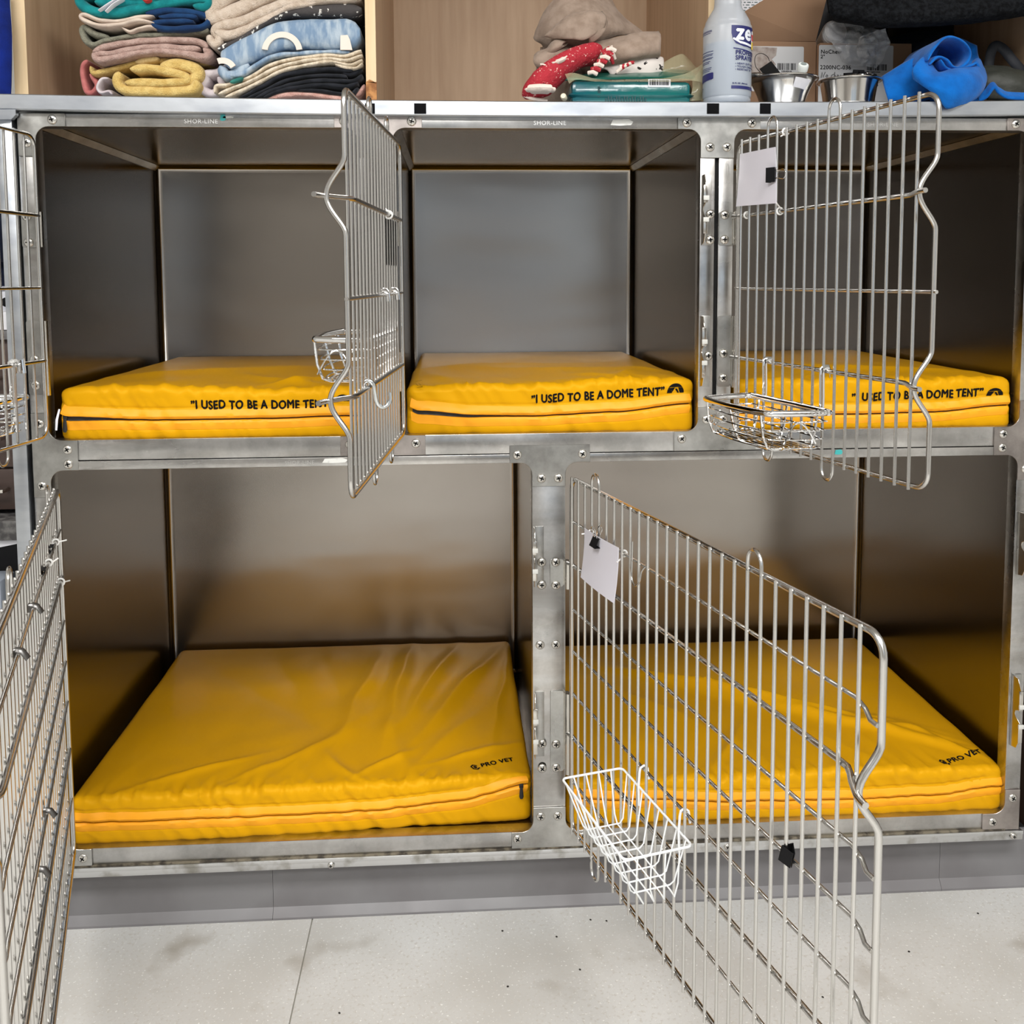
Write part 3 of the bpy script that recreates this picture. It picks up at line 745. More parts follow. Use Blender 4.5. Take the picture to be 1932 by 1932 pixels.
        # zip tape lying in the groove
        N = 90; vs = []; fs = []
        for i in range(N + 1):
            x = s.x0 + .010 + (s.x1 - s.x0 - .02) * i / N; zc = lerp_pts(s.zip, x)
            wo = .0011
            if s.zo: wo += s.zo[1] * math.exp(-((x - s.zo[0]) / s.zo[2]) ** 2)
            for z_, of in ((zc - wo, .003), (zc - wo * .4, .0052), (zc + wo * .4, .0052), (zc + wo, .003)):
                vs.append(s.front(x, z_, of))
        for i in range(N):
            for k in range(3): fs.append((i * 4 + k, i * 4 + k + 1, i * 4 + 5 + k, i * 4 + 4 + k))
        MB().add(vs, fs).build('zip', ZIP, R)
        # bright folded placket above the zip
        vs = []; fs = []
        prof = [(.018, .0006), (.012, .0026), (.0065, .0046), (.0028, .0066), (.0014, .0072), (.0012, .0058), (.005, .003)]
        for i in range(N + 1):
            x = s.x0 + .008 + (s.x1 - s.x0 - .016) * i / N; zc = lerp_pts(s.zip, x)
            wo = s.zo[1] * math.exp(-((x - s.zo[0]) / s.zo[2]) ** 2) if s.zo else 0
            for (dz, of) in prof: vs.append(s.front(x, zc + dz + wo, of + .0009 * noise.noise(Vector((x * 40, dz * 60, s.seed)))))
        m_ = len(prof)
        for i in range(N):
            for k in range(m_ - 1): fs.append((i * m_ + k, i * m_ + k + 1, (i + 1) * m_ + k + 1, (i + 1) * m_ + k))
        MB().add(vs, fs).build('zip_placket', YEL2, R, label='brighter folded strip above the zip')
        vs = []; fs = []; prof = [(-.0012, .0035), (-.0022, .0052), (-.006, .0034), (-.013, .0016), (-.018, .0005)]; m_ = len(prof)
        for i in range(N + 1):
            x = s.x0 + .008 + (s.x1 - s.x0 - .016) * i / N; zc = lerp_pts(s.zip, x)
            wo = s.zo[1] * math.exp(-((x - s.zo[0]) / s.zo[2]) ** 2) if s.zo else 0
            for (dz, of) in prof: vs.append(s.front(x, zc + dz - wo, of))
        for i in range(N):
            for k in range(m_ - 1): fs.append((i * m_ + k, i * m_ + k + 1, (i + 1) * m_ + k + 1, (i + 1) * m_ + k))
        MB().add(vs, fs).build('lower_band', YEL2, R, label='brighter strip below the zip')
        return R
    def slogan(s, R, u0, v0, u1, v1, logo):
        a = FX(u0, v0, s.y0); b = FX(u1, v1, s.y0); cx = (a.x + b.x) / 2; W_ = b.x - a.x; sl = (b.z - a.z) / W_
        cu_w = None
        size = .0215
        fn = lambda x, y: s.front(cx + x, (a.z + b.z) / 2 + x * sl + y + .0008 * math.sin(x * 160), .0011)
        # measure the default width first
        cu = bpy.data.curves.new('t', 'FONT'); cu.body = '\u201dI USED TO BE A DOME TENT\u201d'; cu.size = size; cu.space_character = 1.08
        o = bpy.data.objects.new('t', cu); C.objects.link(o); bpy.context.view_layer.update(); w0 = o.dimensions.x; bpy.data.objects.remove(o)
        text_mesh('\u201dI USED TO BE A DOME TENT\u201d', size, fn, 'slogan_print', INK, R, bold=.0008, sx=W_ / w0, sub=.003)
        if logo:
            (lu, lv, lw, lh, tilt) = logo; c = FX(lu, lv, s.y0); w_ = lw * .00095; h = lh * .00095
            def piece(poly):
                mb.add([s.front(c.x + x * w_, c.z + y * h + x * w_ * tilt, .0012) for x, y in poly], [tuple(range(len(poly)))])
            mb = MB()
            arc = lambda r, a0, a1, n=8: [(r * math.cos(math.radians(a0 + (a1 - a0) * k / n)) * .5, r * math.sin(math.radians(a0 + (a1 - a0) * k / n))) for k in range(n + 1)]
            piece(arc(1, 150, 35) + [(.12, .62), (-.30, .62)])
            piece([(-.5, 0), (-.47, .35), (-.40, .55), (-.02, .55), (-.22, 0)])
            piece([(.5, 0), (.48, .32), (.41, .55), (.16, .55), (.26, 0)])
            piece([(-.02, .46), (.10, .46), (.22, 0), (.12, 0), (.02, .3)])
            mb.build('dome_logo_print', INK, R, smooth=False)
PI2 = PI / 2
padUL = Pad(.044, .592, .010, .748, ZM1 - .005, 1.012, [(110, 783), (130, 790), (300, 793), (500, 790), (655, 785)], [(.20, .25, .25, .22, .05, .007), (.42, .12, 2.4, .12, .025, .006), (.46, .10, .6, .08, .018, .006), (.38, .33, .1, .25, .05, .006), (.52, .09, 2.0, .06, .015, .005)], 3.1, puck=.003, zopen=(.06, .0032, .07), topz=[(.05, .004), (.2, .006), (.45, -.006), (.59, -.004)])
padM = Pad(.657, 1.186, .014, .744, ZM1 - .005, 1.016, [(772, 773), (790, 779), (900, 786), (1010, 786), (1160, 778), (1306, 762)], [(.80, .3, .3, .25, .045, .006), (1.0, .22, -.2, .2, .04, .005), (.72, .13, 1.9, .09, .03, .006), (1.08, .11, 1.1, .06, .018, .006), (1.0, .09, 2.2, .05, .015, .005), (1.13, .2, 2.3, .12, .02, .005)], 8.4, puck=.0034, zopen=(.70, .0028, .09), topz=[(.66, -.014), (.8, -.007), (1.1, .006), (1.18, .004)])
padUR = Pad(1.262, 1.793, .012, .744, ZM1 - .005, 1.014, [(1380, 780), (1480, 783), (1620, 782), (1760, 778), (1905, 765)], [(1.4, .3, .2, .2, .04, .006), (1.6, .2, -.4, .25, .03, .006), (1.35, .1, 1.2, .08, .015, .006), (1.45, .1, 1.9, .08, .015, .005)], 14.2, puck=.0034)
padBL = Pad(.030, .884, .012, .752, ZB - .005, .254, [(143, 1555), (300, 1551), (500, 1546), (700, 1539), (860, 1525), (1002, 1496)],
            [(.52, .42, 1.45, .24, .026, .011), (.61, .48, 1.5, .26, .022, .013), (.69, .52, 1.3, .24, .020, .011), (.77, .48, 1.2, .24, .020, .012), (.845, .42, 1.45, .22, .012, .008), (.36, .5, 1.9, .2, .05, -.006), (.47, .20, 1.05, .16, .022, .004), (.40, .13, .75, .12, .012, .004), (.62, .18, 1.8, .14, .020, .004), (.72, .20, 1.1, .16, .018, .004), (.30, .45, 2.3, .28, .06, -.006), (.24, .10, .5, .10, .010, .005), (.80, .14, .45, .10, .012, .005), (.46, .50, 1.9, .22, .05, -.005), (.52, .09, 2.2, .06, .010, .005), (.60, .10, .8, .07, .010, .005)], 21.7, yshear=(0, .030), puck=.0042, noise_amp=.005)
padBR = Pad(.949, 1.806, .012, .715, ZB - .005, .252, [(1068, 1509), (1200, 1512), (1400, 1514), (1600, 1511), (1760, 1503), (1886, 1486)], [(1.5, .30, 2.55, .30, .013, .009), (1.58, .22, 2.55, .26, .011, .007), (1.42, .36, 2.6, .30, .014, .008), (1.66, .16, 2.5, .16, .010, .006), (1.32, .42, 2.5, .25, .02, .007), (1.2, .3, 2.2, .2, .03, .007), (1.74, .12, 2.2, .10, .010, .006), (1.30, .14, 1.0, .1, .012, .005)], 33.3, puck=.0036, noise_amp=.005)
GR = 'yellow mattresses in the kennels'
mUL = padUL.make('yellow zipped mattress in the upper left opening, gaping zip at its left end', None)
mM = padM.make('yellow zipped mattress in the upper middle opening, slogan and dome print at its right', None)
mUR = padUR.make('yellow zipped mattress in the upper right opening, behind the door with the chrome basket', None)
mBL = padBL.make('large yellow mattress in the lower left opening, zip pull hanging at its right corner', None)
mBR = padBR.make('large yellow mattress in the lower right opening, seen through the long wire door', None)
for q in (mUL, mM, mUR, mBL, mBR): q['group'] = GR
padUL.slogan(mUL, 361, 771, 627, 770, (646, 757, 30, 13, .05))
padM.slogan(mM, 1003, 761, 1253, 745, (1274, 741, 33, 18, .03))
padUR.slogan(mUR, 1607, 757, 1854, 747, (1876, 746, 34, 15, .05))
def provet(pad, R, uv0, uv1, hpx, hexuv):
    z = pad.z1; a = FZ(*uv0, z); b = FZ(*uv1, z); c = FZ(uv0[0], uv0[1] - hpx, z)
    dx = (b - a); W_ = dx.length; dx.normalize(); dy = (c - a); dy = dy - dx * dy.dot(dx); H = dy.length; dy.normalize()
    cu = bpy.data.curves.new('t', 'FONT'); cu.body = 'PRO VET'; cu.size = 1; cu.space_character = 1.08
    o = bpy.data.objects.new('t', cu); C.objects.link(o); bpy.context.view_layer.update(); w0 = o.dimensions.x; bpy.data.objects.remove(o)
    size = H / .7
    def fn(x, y):
        p = a + dx * (x * 1.0) + dy * y; return pad.top(p.x, p.y, .0012)
    text_mesh('PRO VET', size, fn, 'name_print', INK, R, bold=.0007, sx=W_ / (w0 * size), align='LEFT', shear=.3, sub=.003)
    mb = MB(); hc = FZ(*hexuv, z); ro = H * .72; HX = .0088 / ro; HY = H * .92 / ro
    for k in range(6):
        if k == 5: continue
        a0 = PI / 3 * k + PI / 6; a1 = a0 + PI / 3
        q = []
        for (rr, aa) in ((ro, a0), (ro, a1), (ro * .68, a1), (ro * .68, a0)):
            p = hc + dx * (rr * math.cos(aa)) * HX + dy * (rr * math.sin(aa)) * HY; q.append(pad.top(p.x, p.y, .0012))
        mb.add(q, [(0, 1, 2, 3)])
    q = []
    for k in range(6):
        p = hc + dx * (ro * .42 * math.cos(PI / 3 * k)) * HX + dy * (ro * .42 * math.sin(PI / 3 * k)) * HY; q.append(pad.top(p.x, p.y, .0012))
    mb.add(q, [tuple(range(6))]); mb.build('hexagon_logo_print', INK, R, smooth=False)
provet(padBL, mBL, (909, 1457), (969, 1443), 9, (897, 1457))
provet(padBR, mBR, (1792, 1440), (1852, 1423), 9, (1782, 1440))
# small printed mark on the upper middle mattress, and zip pulls
mb = MB()
for (u0, v0, u1, v1) in ((783, 717, 796, 715), (784, 720, 788, 722), (790, 719, 796, 723), (786, 724, 797, 723), (790, 726, 796, 729)):
    a = FZ(u0, v0, padM.z1); b = FZ(u1, v1, padM.z1); n_ = Vector((0, .0022, 0))
    mb.add([padM.top(a.x, a.y, .001), padM.top(b.x, b.y, .001), padM.top(b.x, b.y + .0022, .001), padM.top(a.x, a.y + .0022, .001)], [(0, 1, 2, 3)])
t_ = mb.build('small_mark_print', INK, mM, smooth=False); t_['kind'] = 'stuff'
def pull(R, p, ln=.022, m=ZIP, wd=.0042, tilt=0.0):
    p = Vector(p); q = MB()
    q.box((p.x - .004, p.y - .004, p.z - .003), (p.x + .004, p.y + .004, p.z + .006), .0012)
    a = p + Vector((0, -.005, 0)); b = a + Vector((tilt * ln, -.002, -ln))
    q.tube([a, a.lerp(b, .3), a.lerp(b, .8), b], [wd * .6, wd * .75, wd, wd * .6], 8, flat=.35)
    return q.build('zip_pull', m, R)
xx = FX(984, 1505, .03).x; p = padBL.front(xx, lerp_pts(padBL.zip, xx) - .003, .004); pull(mBL, p)
xx = FX(1074, 1505, .01).x; p = padBR.front(xx + .004, lerp_pts(padBR.zip, xx) - .002, .004); pull(mBR, p)
p = padUL.front(.056, lerp_pts(padUL.zip, .056) - .002, .004); pull(mUL, p, .024)
q = MB(); a = FX(112, 772, .004); b = FX(106, 812, -.0005)
q.tube([a, a.lerp(b, .5) + Vector((-.001, -.002, 0)), b], [.0016, .0022, .0018], 8, flat=.4); q.build('white_pull_tab', WHITEP, mUL, label='white cord tab of the zip')

# ------------------------------------------------------------------ baskets, cards and clips on the doors
def chrome_basket(d, s0, s1, zr, n1, h, zrod, hs, label, group=None):
    n0 = .012; sc = (s0 + s1) / 2
    R = empty('wire_basket', dpt(d, sc, (n0 + n1) / 2, zr - h), label, 'basket', group)
    D = lambda s, n, z: dpt(d, s, n, z)
    def ring(k, z, r, name, nn=8, tr=.020):
        a = s0 + k; b = s1 - k; m0 = n0 + k * .3; m1 = n1 - k
        pts = [(a + tr, m0), (b - tr, m0), (b - .004, m0 + .006), (b, m0 + tr), (b - .012, m1 - .022), (b - .03, m1 - .008), (sc, m1), (a + .03, m1 - .008), (a + .012, m1 - .022), (a, m0 + tr), (a + .004, m0 + .006)]
        pp = spline([Vector((p[0], p[1], 0)) for p in pts], 5, closed=True)
        return MB().tube([D(p.x, p.y, z) for p in pp], r, nn, closed=True).build(name, CHROME, R)
    ring(0, zr, .0052, 'rim', 12)
    for i in range(1, 5): ring(.003 * i, zr - h * i / 4.2, .0013, 'side_wire')
    for t in range(9):
        n = n0 + .014 + (n1 - n0 - .034) * t / 8; k = .016 + (.010 if t > 6 else 0)
        MB().tube([D(s0 + k, n, zr - h + .006), D(s0 + k + .006, n, zr - h + .001), D(s1 - k - .006, n, zr - h + .001), D(s1 - k, n, zr - h + .006)], .0013, 6).build('bottom_wire', CHROME, R)
    for s in (s0 + .03, sc, s1 - .03):
        MB().tube([D(s, n0 + .001, zr), D(s, n0 + .006, zr - h * .6), D(s, n0 + .012, zr - h + .004), D(s, n0 + .02, zr - h), D(s, n1 - .03, zr - h), D(s, n1 - .018, zr - h + .004), D(s, n1 - .010, zr - h * .6), D(s, n1 - (.006 if s != sc else .001), zr)], .0021, 8).build('cross_wire', CHROME, R)
    for s, sg in ((s0 + .002, 1), (s1 - .002, -1)):
        pp = [D(s + sg * .004 * math.sin(PI * k / 10), n0 + .022 + .055 * k / 10, zr - h * .25 - h * .55 * (1 - math.sin(PI * k / 10))) for k in range(11)]
        MB().tube(pp, .0013, 6).build('end_arch_wire', CHROME, R)
    for s in hs:
        pp = [D(s, .008, zr - .006), D(s, .0075, zr + .02), D(s, .0085, zrod - .006), D(s, .0085, zrod + .004), D(s, .004, zrod + .0065), D(s, -.004, zrod + .0065), D(s, -.0055, zrod + .003), D(s, -.006, zrod - .010)]
        MB().tube(pp, .0042, 10, flat=.25).build('hook', CHROME, R)
    return R
chrome_basket(dUR, .075, .305, 1.001, .118, .058, 1.0607, (.112, .277), 'chrome wire basket hooked on the upper right door, at the right of the photo')
chrome_basket(dM, .045, .290, 1.116, .105, .064, 1.1804, (.105, .215), 'chrome wire basket on the far side of the open door between the two upper mattresses')
chrome_basket(dUL, .035, .275, 1.008, .110, .058, 1.0665, (.085, .205), 'chrome wire basket behind the door at the left edge, with a clip over the rod')

def white_basket(d):
    R = empty('white_wire_basket', dpt(d, .35, .06, .355), 'white coated tapering wire basket hanging on the long lower right door', 'basket')
    D = lambda s, n, z: dpt(d, s, n, z)
    s0, s1, n0, n1, zr, zb = .236, .466, .008, .112, .420, .348
    rim = []
    for (a, b, k) in ((s0, n0, 0), (s1, n0, 1), (s1, n1, 2), (s0, n1, 3)): rim.append((a, b))
    rr = fillet(rim, .008, 4)
    MB().tube([D(p[0], p[1], zr) for p in rr], .0018, 8, closed=True).build('rim', WPLAST, R)
    for i in range(8):
        s = s0 + .018 + (s1 - s0 - .036) * i / 7
        pp = [D(s, n0, zr), D(s + (.35 - s) * .12, n0 + .012, zb + .006), D(s + (.35 - s) * .14, n0 + .018, zb), D(s + (.35 - s) * .14, n1 - .030, zb), D(s + (.35 - s) * .12, n1 - .024, zb + .006), D(s, n1, zr)]
        MB().tube(pp, .0012, 6).build('cross_wire', WPLAST, R)
    for i in range(4):
        n = n0 + .022 + (n1 - n0 - .056) * i / 3; n_ = n0 + .02 + (n1 - n0 - .04) * i / 3
        pp = [D(s0, n_, zr), D(s0 + .020, n, zb + .010), D(s0 + .03, n, zb - .001), D(s1 - .022, n, zb - .001), D(s1 - .010, n, zb - .003), D(s1 - .004, n_, zb + .02), D(s1, n_, zr)]
        MB().tube(pp, .0012, 6).build('long_wire', WPLAST, R)
    for s in (.298, .428):
        zrod = .447
        pp = [D(s, n0, zr - .03), D(s, n0 + .001, zr), D(s, .0075, zrod - .004), D(s, .006, zrod + .003), D(s, .0, zrod + .006), D(s + .002, -.005, zrod + .002), D(s + .006, -.0055, zrod - .014)]
        MB().tube(pp, .0019, 8).build('hook', WPLAST, R)
    return R
white_basket(dBR)

def clip(name, origin, ax, up, out, w, m=BLACK, label=None, handles=True, group=None):
    """binder clip: wedge body (spine along ax) with two bent wire handles; up points from mouth to spine"""
    o = Vector(origin); ax = Vector(ax).normalized(); up = Vector(up).normalized(); out = Vector(out).normalized()
    R = empty(name, o, label, 'clip', group); h = w * .62; t = w * .32
    P = lambda a, b, c: o + ax * a + up * b + out * c
    mb = MB()
    for sg in (1, -1):
        vs = [P(-w / 2, 0, sg * .0006), P(w / 2, 0, sg * .0006), P(w / 2, h, sg * t), P(-w / 2, h, sg * t)]
        vs += [v + out * (sg * .0009) for v in vs]
        mb.add(vs, [(0, 1, 2, 3), (4, 7, 6, 5), (0, 4, 5, 1), (1, 5, 6, 2), (2, 6, 7, 3), (3, 7, 4, 0)])
    vs = [P(-w / 2, h - .0006, -t - .0009), P(w / 2, h - .0006, -t - .0009), P(w / 2, h - .0006, t + .0009), P(-w / 2, h - .0006, t + .0009)]
    vs += [v + up * .0012 for v in vs]
    mb.add(vs, [(0, 1, 2, 3), (4, 7, 6, 5), (0, 4, 5, 1), (1, 5, 6, 2), (2, 6, 7, 3), (3, 7, 4, 0)])
    mb.build('clip_body', m, R, smooth=False)
    if handles:
        for sg in (1, -1):
            q = w * .22
            pp = [P(-q, 0, sg * .0016), P(-q * 1.1, -w * .15, sg * .003), P(-q * 1.5, -w * .55, sg * .006), P(-q * .6, -w * .78, sg * .007), P(q * .6, -w * .78, sg * .007), P(q * 1.5, -w * .55, sg * .006), P(q * 1.1, -w * .15, sg * .003), P(q, 0, sg * .0016)]
            MB().tube(spline(pp, 3), w * .028, 6).build('clip_handle', CHROME, R)
    return R
def card(d, pts, thick, name, m, label, cat, n=.0115, curl=.004):
    mb = MB(); c = sum((Vector((p[0], p[1])) for p in pts), Vector((0, 0))) / len(pts)
    # 4 corners tl tr br bl in (s,z): bend it slightly
    N = 8; vs = []
    for k in (0, 1):
        for j in range(N + 1):
            for i in range(N + 1):
                a, b = i / N, j / N
                top = Vector(pts[0]).lerp(Vector(pts[1]), a); bot = Vector(pts[3]).lerp(Vector(pts[2]), a); p = top.lerp(bot, b)
                vs.append(dpt(d, p.x, n + k * thick + curl * (b * b + .3 * math.sin(a * 3)), p.y))
    W_ = N + 1; K = W_ * W_; fs = []
    for j in range(N):
        for i in range(N):
            a = j * W_ + i; fs += [(a, a + 1, a + W_ + 1, a + W_), (K + a, K + a + W_, K + a + W_ + 1, K + a + 1)]
    for i in range(N):
        fs += [(i, K + i, K + i + 1, i + 1), (N * W_ + i, N * W_ + i + 1, K + N * W_ + i + 1, K + N * W_ + i), (i * W_, i * W_ + W_, K + i * W_ + W_, K + i * W_), (i * W_ + N, K + i * W_ + N, K + i * W_ + W_ + N, i * W_ + W_ + N)]
    mb.add(vs, fs); o = mb.build(name, m, None); recentre(o); return tag(o, label, cat)
SLEEVE = mat('glossy_card_sleeve', s2l(222, 220, 230), .25, coat=.3, bump=(18, .12, .002))
card(dUR, [(.026, 1.418), (.140, 1.416), (.152, 1.324), (.022, 1.328)], .0008, 'card_sleeve', SLEEVE, 'blank white card in a glossy sleeve clipped to the upper right door', 'card')
card(dBR, [(.089, .777), (.228, .779), (.229, .690), (.091, .692)], .0008, 'card_sleeve', SLEEVE, 'curled blank white card hung from the top rod of the lower right door', 'card', curl=.008)
card(dM, [(.016, 1.303), (.150, 1.303), (.150, 1.227), (.016, 1.227)], .0008, 'black_card', mat('black_card', (.006, .006, .007), .6), 'small black card hanging behind the bars of the middle door', 'card', n=.009)
def dd(d, a, b, c): return dpt(d, a, b, c) - dpt(d, 0, 0, 0)
for d, s, z, lab, a_, u_, n_ in ((dUR, .146, 1.371, 'black binder clip gripping the right edge of the white card on the upper right door', (0, 0, 1), (-1, 0, 0), .013),
                               (dBR, .150, .776, 'black binder clip on top of the curled white card of the lower right door', (1, 0, 0), (0, 0, -1), .014)):
    clip('binder_clip', dpt(d, s, n_ + .002, z), dd(d, *a_), dd(d, *u_), dd(d, 0, 1, 0), .024, label=lab)
clip('binder_clip', dpt(dBR, .692, .004, .530), dd(dBR, .3, 0, 1), dd(dBR, -1, 0, .3), dd(dBR, 0, 1, 0), .022, label='small black binder clip low on the long wire door, near its free end', handles=False)
# hooks and ties
HOOKM = mat('galvanised_hook', (.72, .75, .76), .18, 1)
pp = [dpt(dM, s, n, z) for s, n, z in ((.372, .006, 1.053), (.372, .007, 1.060), (.372, .001, 1.0645), (.371, -.006, 1.060), (.369, -.008, 1.048), (.366, -.010, 1.034), (.362, -.015, 1.0265), (.358, -.022, 1.027), (.356, -.0275, 1.035), (.355, -.027, 1.046))]
o = MB().tube(spline(pp, 5), .0031, 12).build('s_hook', HOOKM); recentre(o); tag(o, 'bright steel S hook hanging on the lower rod of the middle door', 'hook')
pp = [dpt(dBR, s, n, z) for s, n, z in ((.272, .009, .800), (.272, .010, .76), (.274, .011, .744), (.287, .012, .735), (.301, .011, .745), (.303, .008, .762), (.309, .004, .771))]
o = MB().tube(spline(pp, 4), .0013, 8).build('wire_hook', WIRE); recentre(o); tag(o, 'thin open wire hook on the lower right door, right of the white card', 'hook')
TIE = mat('white_nylon_tie', s2l(236, 236, 234), .35)
def tie(d, s, z, lab, tail=(.0, -.03, .004), r=.0055):
    pp = [dpt(d, s, .0 + r * math.sin(2 * PI * k / 12), z + r * math.cos(2 * PI * k / 12)) for k in range(12)]
    R = empty('cable_tie', dpt(d, s, 0, z), lab, 'cable tie')
    MB().tube(pp, .0016, 6, closed=True).build('loop', TIE, R)
    a = dpt(d, s, -r, z); b = dpt(d, s + tail[0], tail[1], z + tail[2])
    MB().tube([a, a.lerp(b, .5), b], .0013, 6).build('tail', TIE, R)
tie(dBL, .088, .792 - .022, 'white cable tie on the top rod of the lower left door, uppermost of its ties', (-.0, -.017, .002), .005)
tie(dBL, .215, .770, 'white cable tie halfway along the top rod of the lower left door', (-.006, -.013, .004), .005)
tie(dBL, .035, .686, 'white cable tie at the hinge end of the thick rod of the lower left door', (-.012, -.014, -.002), .0065)
tie(dUR, .0315, 1.3127, 'white cable tie at the hinge end of the rod below the white card', (.012, .010, .003))
tie(dUR, .137, 1.3127, 'white cable tie on the rod under the right corner of the white card', (.012, .014, .012))
tie(dBR, .088, .767, 'white cable tie at the left corner of the curled card, lower right door', (-.012, .012, -.004), .005)
tie(dBR, .222, .767, 'white cable tie at the right corner of the curled card, lower right door', (.004, .014, -.012), .005)
tie(dM, .150, 1.3064, 'white cable tie on the top rod of the middle door', (0, .008, .012), .006)
tie(dUR, .150, 1.4395, 'white cable tie on the top edge of the upper right door', (.002, .010, -.008), .0055)
for s, z, lab in ((.135, .770, 'black binder clip at the hinge end of the top rod, lower left door'), (.27, .770, 'black binder clip farther along the top rod, lower left door')):
    clip('binder_clip', dpt(dBL, s, .006, z - .006), dd(dBL, 1, 0, 0), dd(dBL, 0, 0, 1), dd(dBL, 0, 1, 0), .019, label=lab, handles=False)
SPR = mat('dark_spring_steel', (.16, .155, .15), .3, 1)
for s, z, lab in ((.445, .770, 'flat steel spring clip on the top rod of the lower left door, nearer the hinge'), (.615, .770, 'flat steel spring clip on the top rod of the lower left door, nearer the viewer'), (.395, .460, 'small steel clip on the fifth rod of the lower left door'), (.50, .435, 'small steel clip lower down on the lower left door')):
    pp = [dpt(dBL, s, .005, z - .004), dpt(dBL, s, .005, z + .004), dpt(dBL, s, 0, z + .0055), dpt(dBL, s, -.005, z + .004), dpt(dBL, s, -.011, z - .006)]
    o = MB().tube(pp, .0042, 8, flat=.2).build('spring_clip', SPR); recentre(o); tag(o, lab, 'clip')
pp = [dpt(dUL, .072, .008, 1.052), dpt(dUL, .072, .008, 1.072), dpt(dUL, .072, -.004, 1.0745), dpt(dUL, .072, -.0055, 1.052)]
o = MB().tube(pp, .0048, 8, flat=.2).build('spring_clip', CHROME); recentre(o); tag(o, 'bright clip over the lower rod of the door at the left edge', 'clip')

# ------------------------------------------------------------------ wooden shelf unit on the countertop
SU = empty('shelf_unit', (.93, .27, 1.522), 'pale maple open shelf unit standing on the countertop, three bays', 'shelf')
def panel(name, x0, x1, y0, y1, z0, z1, edge=True):
    o = MB().box((x0, y0 + (.0015 if edge else 0), z0), (x1, y1, z1)).build(name, MAPLE, SU)
    if edge: MB().box((x0 - .0002, y0, z0), (x1 + .0002, y0 + .0015, z1)).build('edge_band', MAPLE_EDGE, o)
    return o
YS0 = .078; SZ0, SZ1 = 1.5195, 2.12
XD0, XD1 = FX(690, 100, YS0).x, FX(709, 100, YS0).x; XE0 = FX(1336, 100, YS0).x; XE1 = XE0 + .0185
XA0, XA1 = FX(25, 100, YS0).x, FX(50, 100, YS0).x
SB = .4
while FX(1217, 100, SB).x - FX(741, 100, SB).x < XE0 - XD1: SB += .002
XF = XE1 + (XD0 - XA1) + .02
panel('left_side', XA0, XA1, YS0, SB, SZ0, SZ1)
pd = panel('divider', XD0, XD1, YS0, SB, SZ0 - .003, SZ1)
MB().box((XD0 - .0005, YS0 - .0008, 1.516), (XD1 + .0005, YS0 + .004, 1.5632)).prism([(XD0 - .0005, 1.563), (XD0 + .006, 1.5675), (XD0 + .011, 1.5655), (XD1 + .0005, 1.561)], 'y', YS0 - .0008, YS0 + .002).build('chipped_corner', CHIP, pd, label='broken chipboard corner of the divider')
panel('divider', XE0, XE1, YS0, SB, SZ0 - .002, SZ1); panel('right_side', XF, XF + .0185, YS0, SB, SZ0, SZ1)
MB().box((XA0, SB, SZ0), (XF + .0185, SB + .008, SZ1)).build('back_panel', MAPLE, SU)
panel('top_board', XA0, XF + .0185, YS0, SB, SZ1, SZ1 + .018)
print('shelf', SB, XA0, XD1, XE0, XF)

def cloth(name, c1, c2=None, sc=60, bump=(350, .5, .0016), rough=.9, lohi=(.4, .62), st=(1, 1, 1)):
    return mat(name, c1, rough, bump=bump, var=(sc, c2 or tuple(k * .8 for k in c1), lohi[0], lohi[1], st), sheen=.12, spec=.15)
TERRY = (420, .9, .003)
C_YEL = cloth('yellow_terry', s2l(222, 193, 122), s2l(205, 172, 100), 90, TERRY)
C_YEL2 = cloth('yellow_terry_band', s2l(224, 200, 148), s2l(206, 180, 128), 30, (60, .6, .002, (9, 1, 1)))
C_MAUVE = cloth('mauve_terry', s2l(188, 160, 150), s2l(170, 140, 130), 90, TERRY)
C_SAGE = cloth('sage_terry', s2l(140, 138, 122), s2l(118, 118, 104), 90, TERRY)
C_CREAM = cloth('cream_knit', s2l(214, 198, 182), s2l(196, 178, 164), 40)
C_NAVY = cloth('navy_jersey', s2l(28, 62, 104), s2l(22, 48, 86), 40)
C_TEAL = cloth('teal_fleece', s2l(22, 132, 134), s2l(16, 114, 118), 60)
C_ROSE = cloth('rose_cloth', s2l(192, 118, 114), s2l(172, 98, 96), 40)
C_LILAC = cloth('lilac_white_cloth', s2l(214, 204, 206), s2l(192, 180, 184), 40)
C_OAT = cloth('oatmeal_terry', s2l(212, 196, 180), s2l(196, 178, 160), 90, TERRY)
C_GLIT = mat('charcoal_spotted_knit', s2l(62, 58, 58), .8, bump=(300, .6, .002)); speckle(C_GLIT, 95, s2l(225, 222, 215), .62, .03)
C_BLUE = cloth('mottled_blue_fleece', s2l(118, 142, 168), s2l(172, 186, 198), 45, (300, .4, .001), .85, (.42, .62), (1.6, 1, .45))
C_IVORY = cloth('ivory_rib_knit', s2l(226, 212, 190), s2l(196, 180, 156), 26, (55, 1.0, .006, (2.4, 1, 1.2)), .9, (.4, .6), (3, 1, 1))
C_BLK = cloth('black_denim', s2l(38, 40, 46), s2l(26, 28, 33), 60, (300, .4, .001))
C_PINK = cloth('pink_terry', s2l(214, 172, 160), s2l(196, 150, 138), 90, TERRY)
C_GREEN = cloth('green_edge_cloth', s2l(60, 128, 118), s2l(46, 108, 100), 50)
C_TAUPE = cloth('taupe_fleece', s2l(158, 140, 126), s2l(140, 122, 108), 50, (260, .5, .0015))

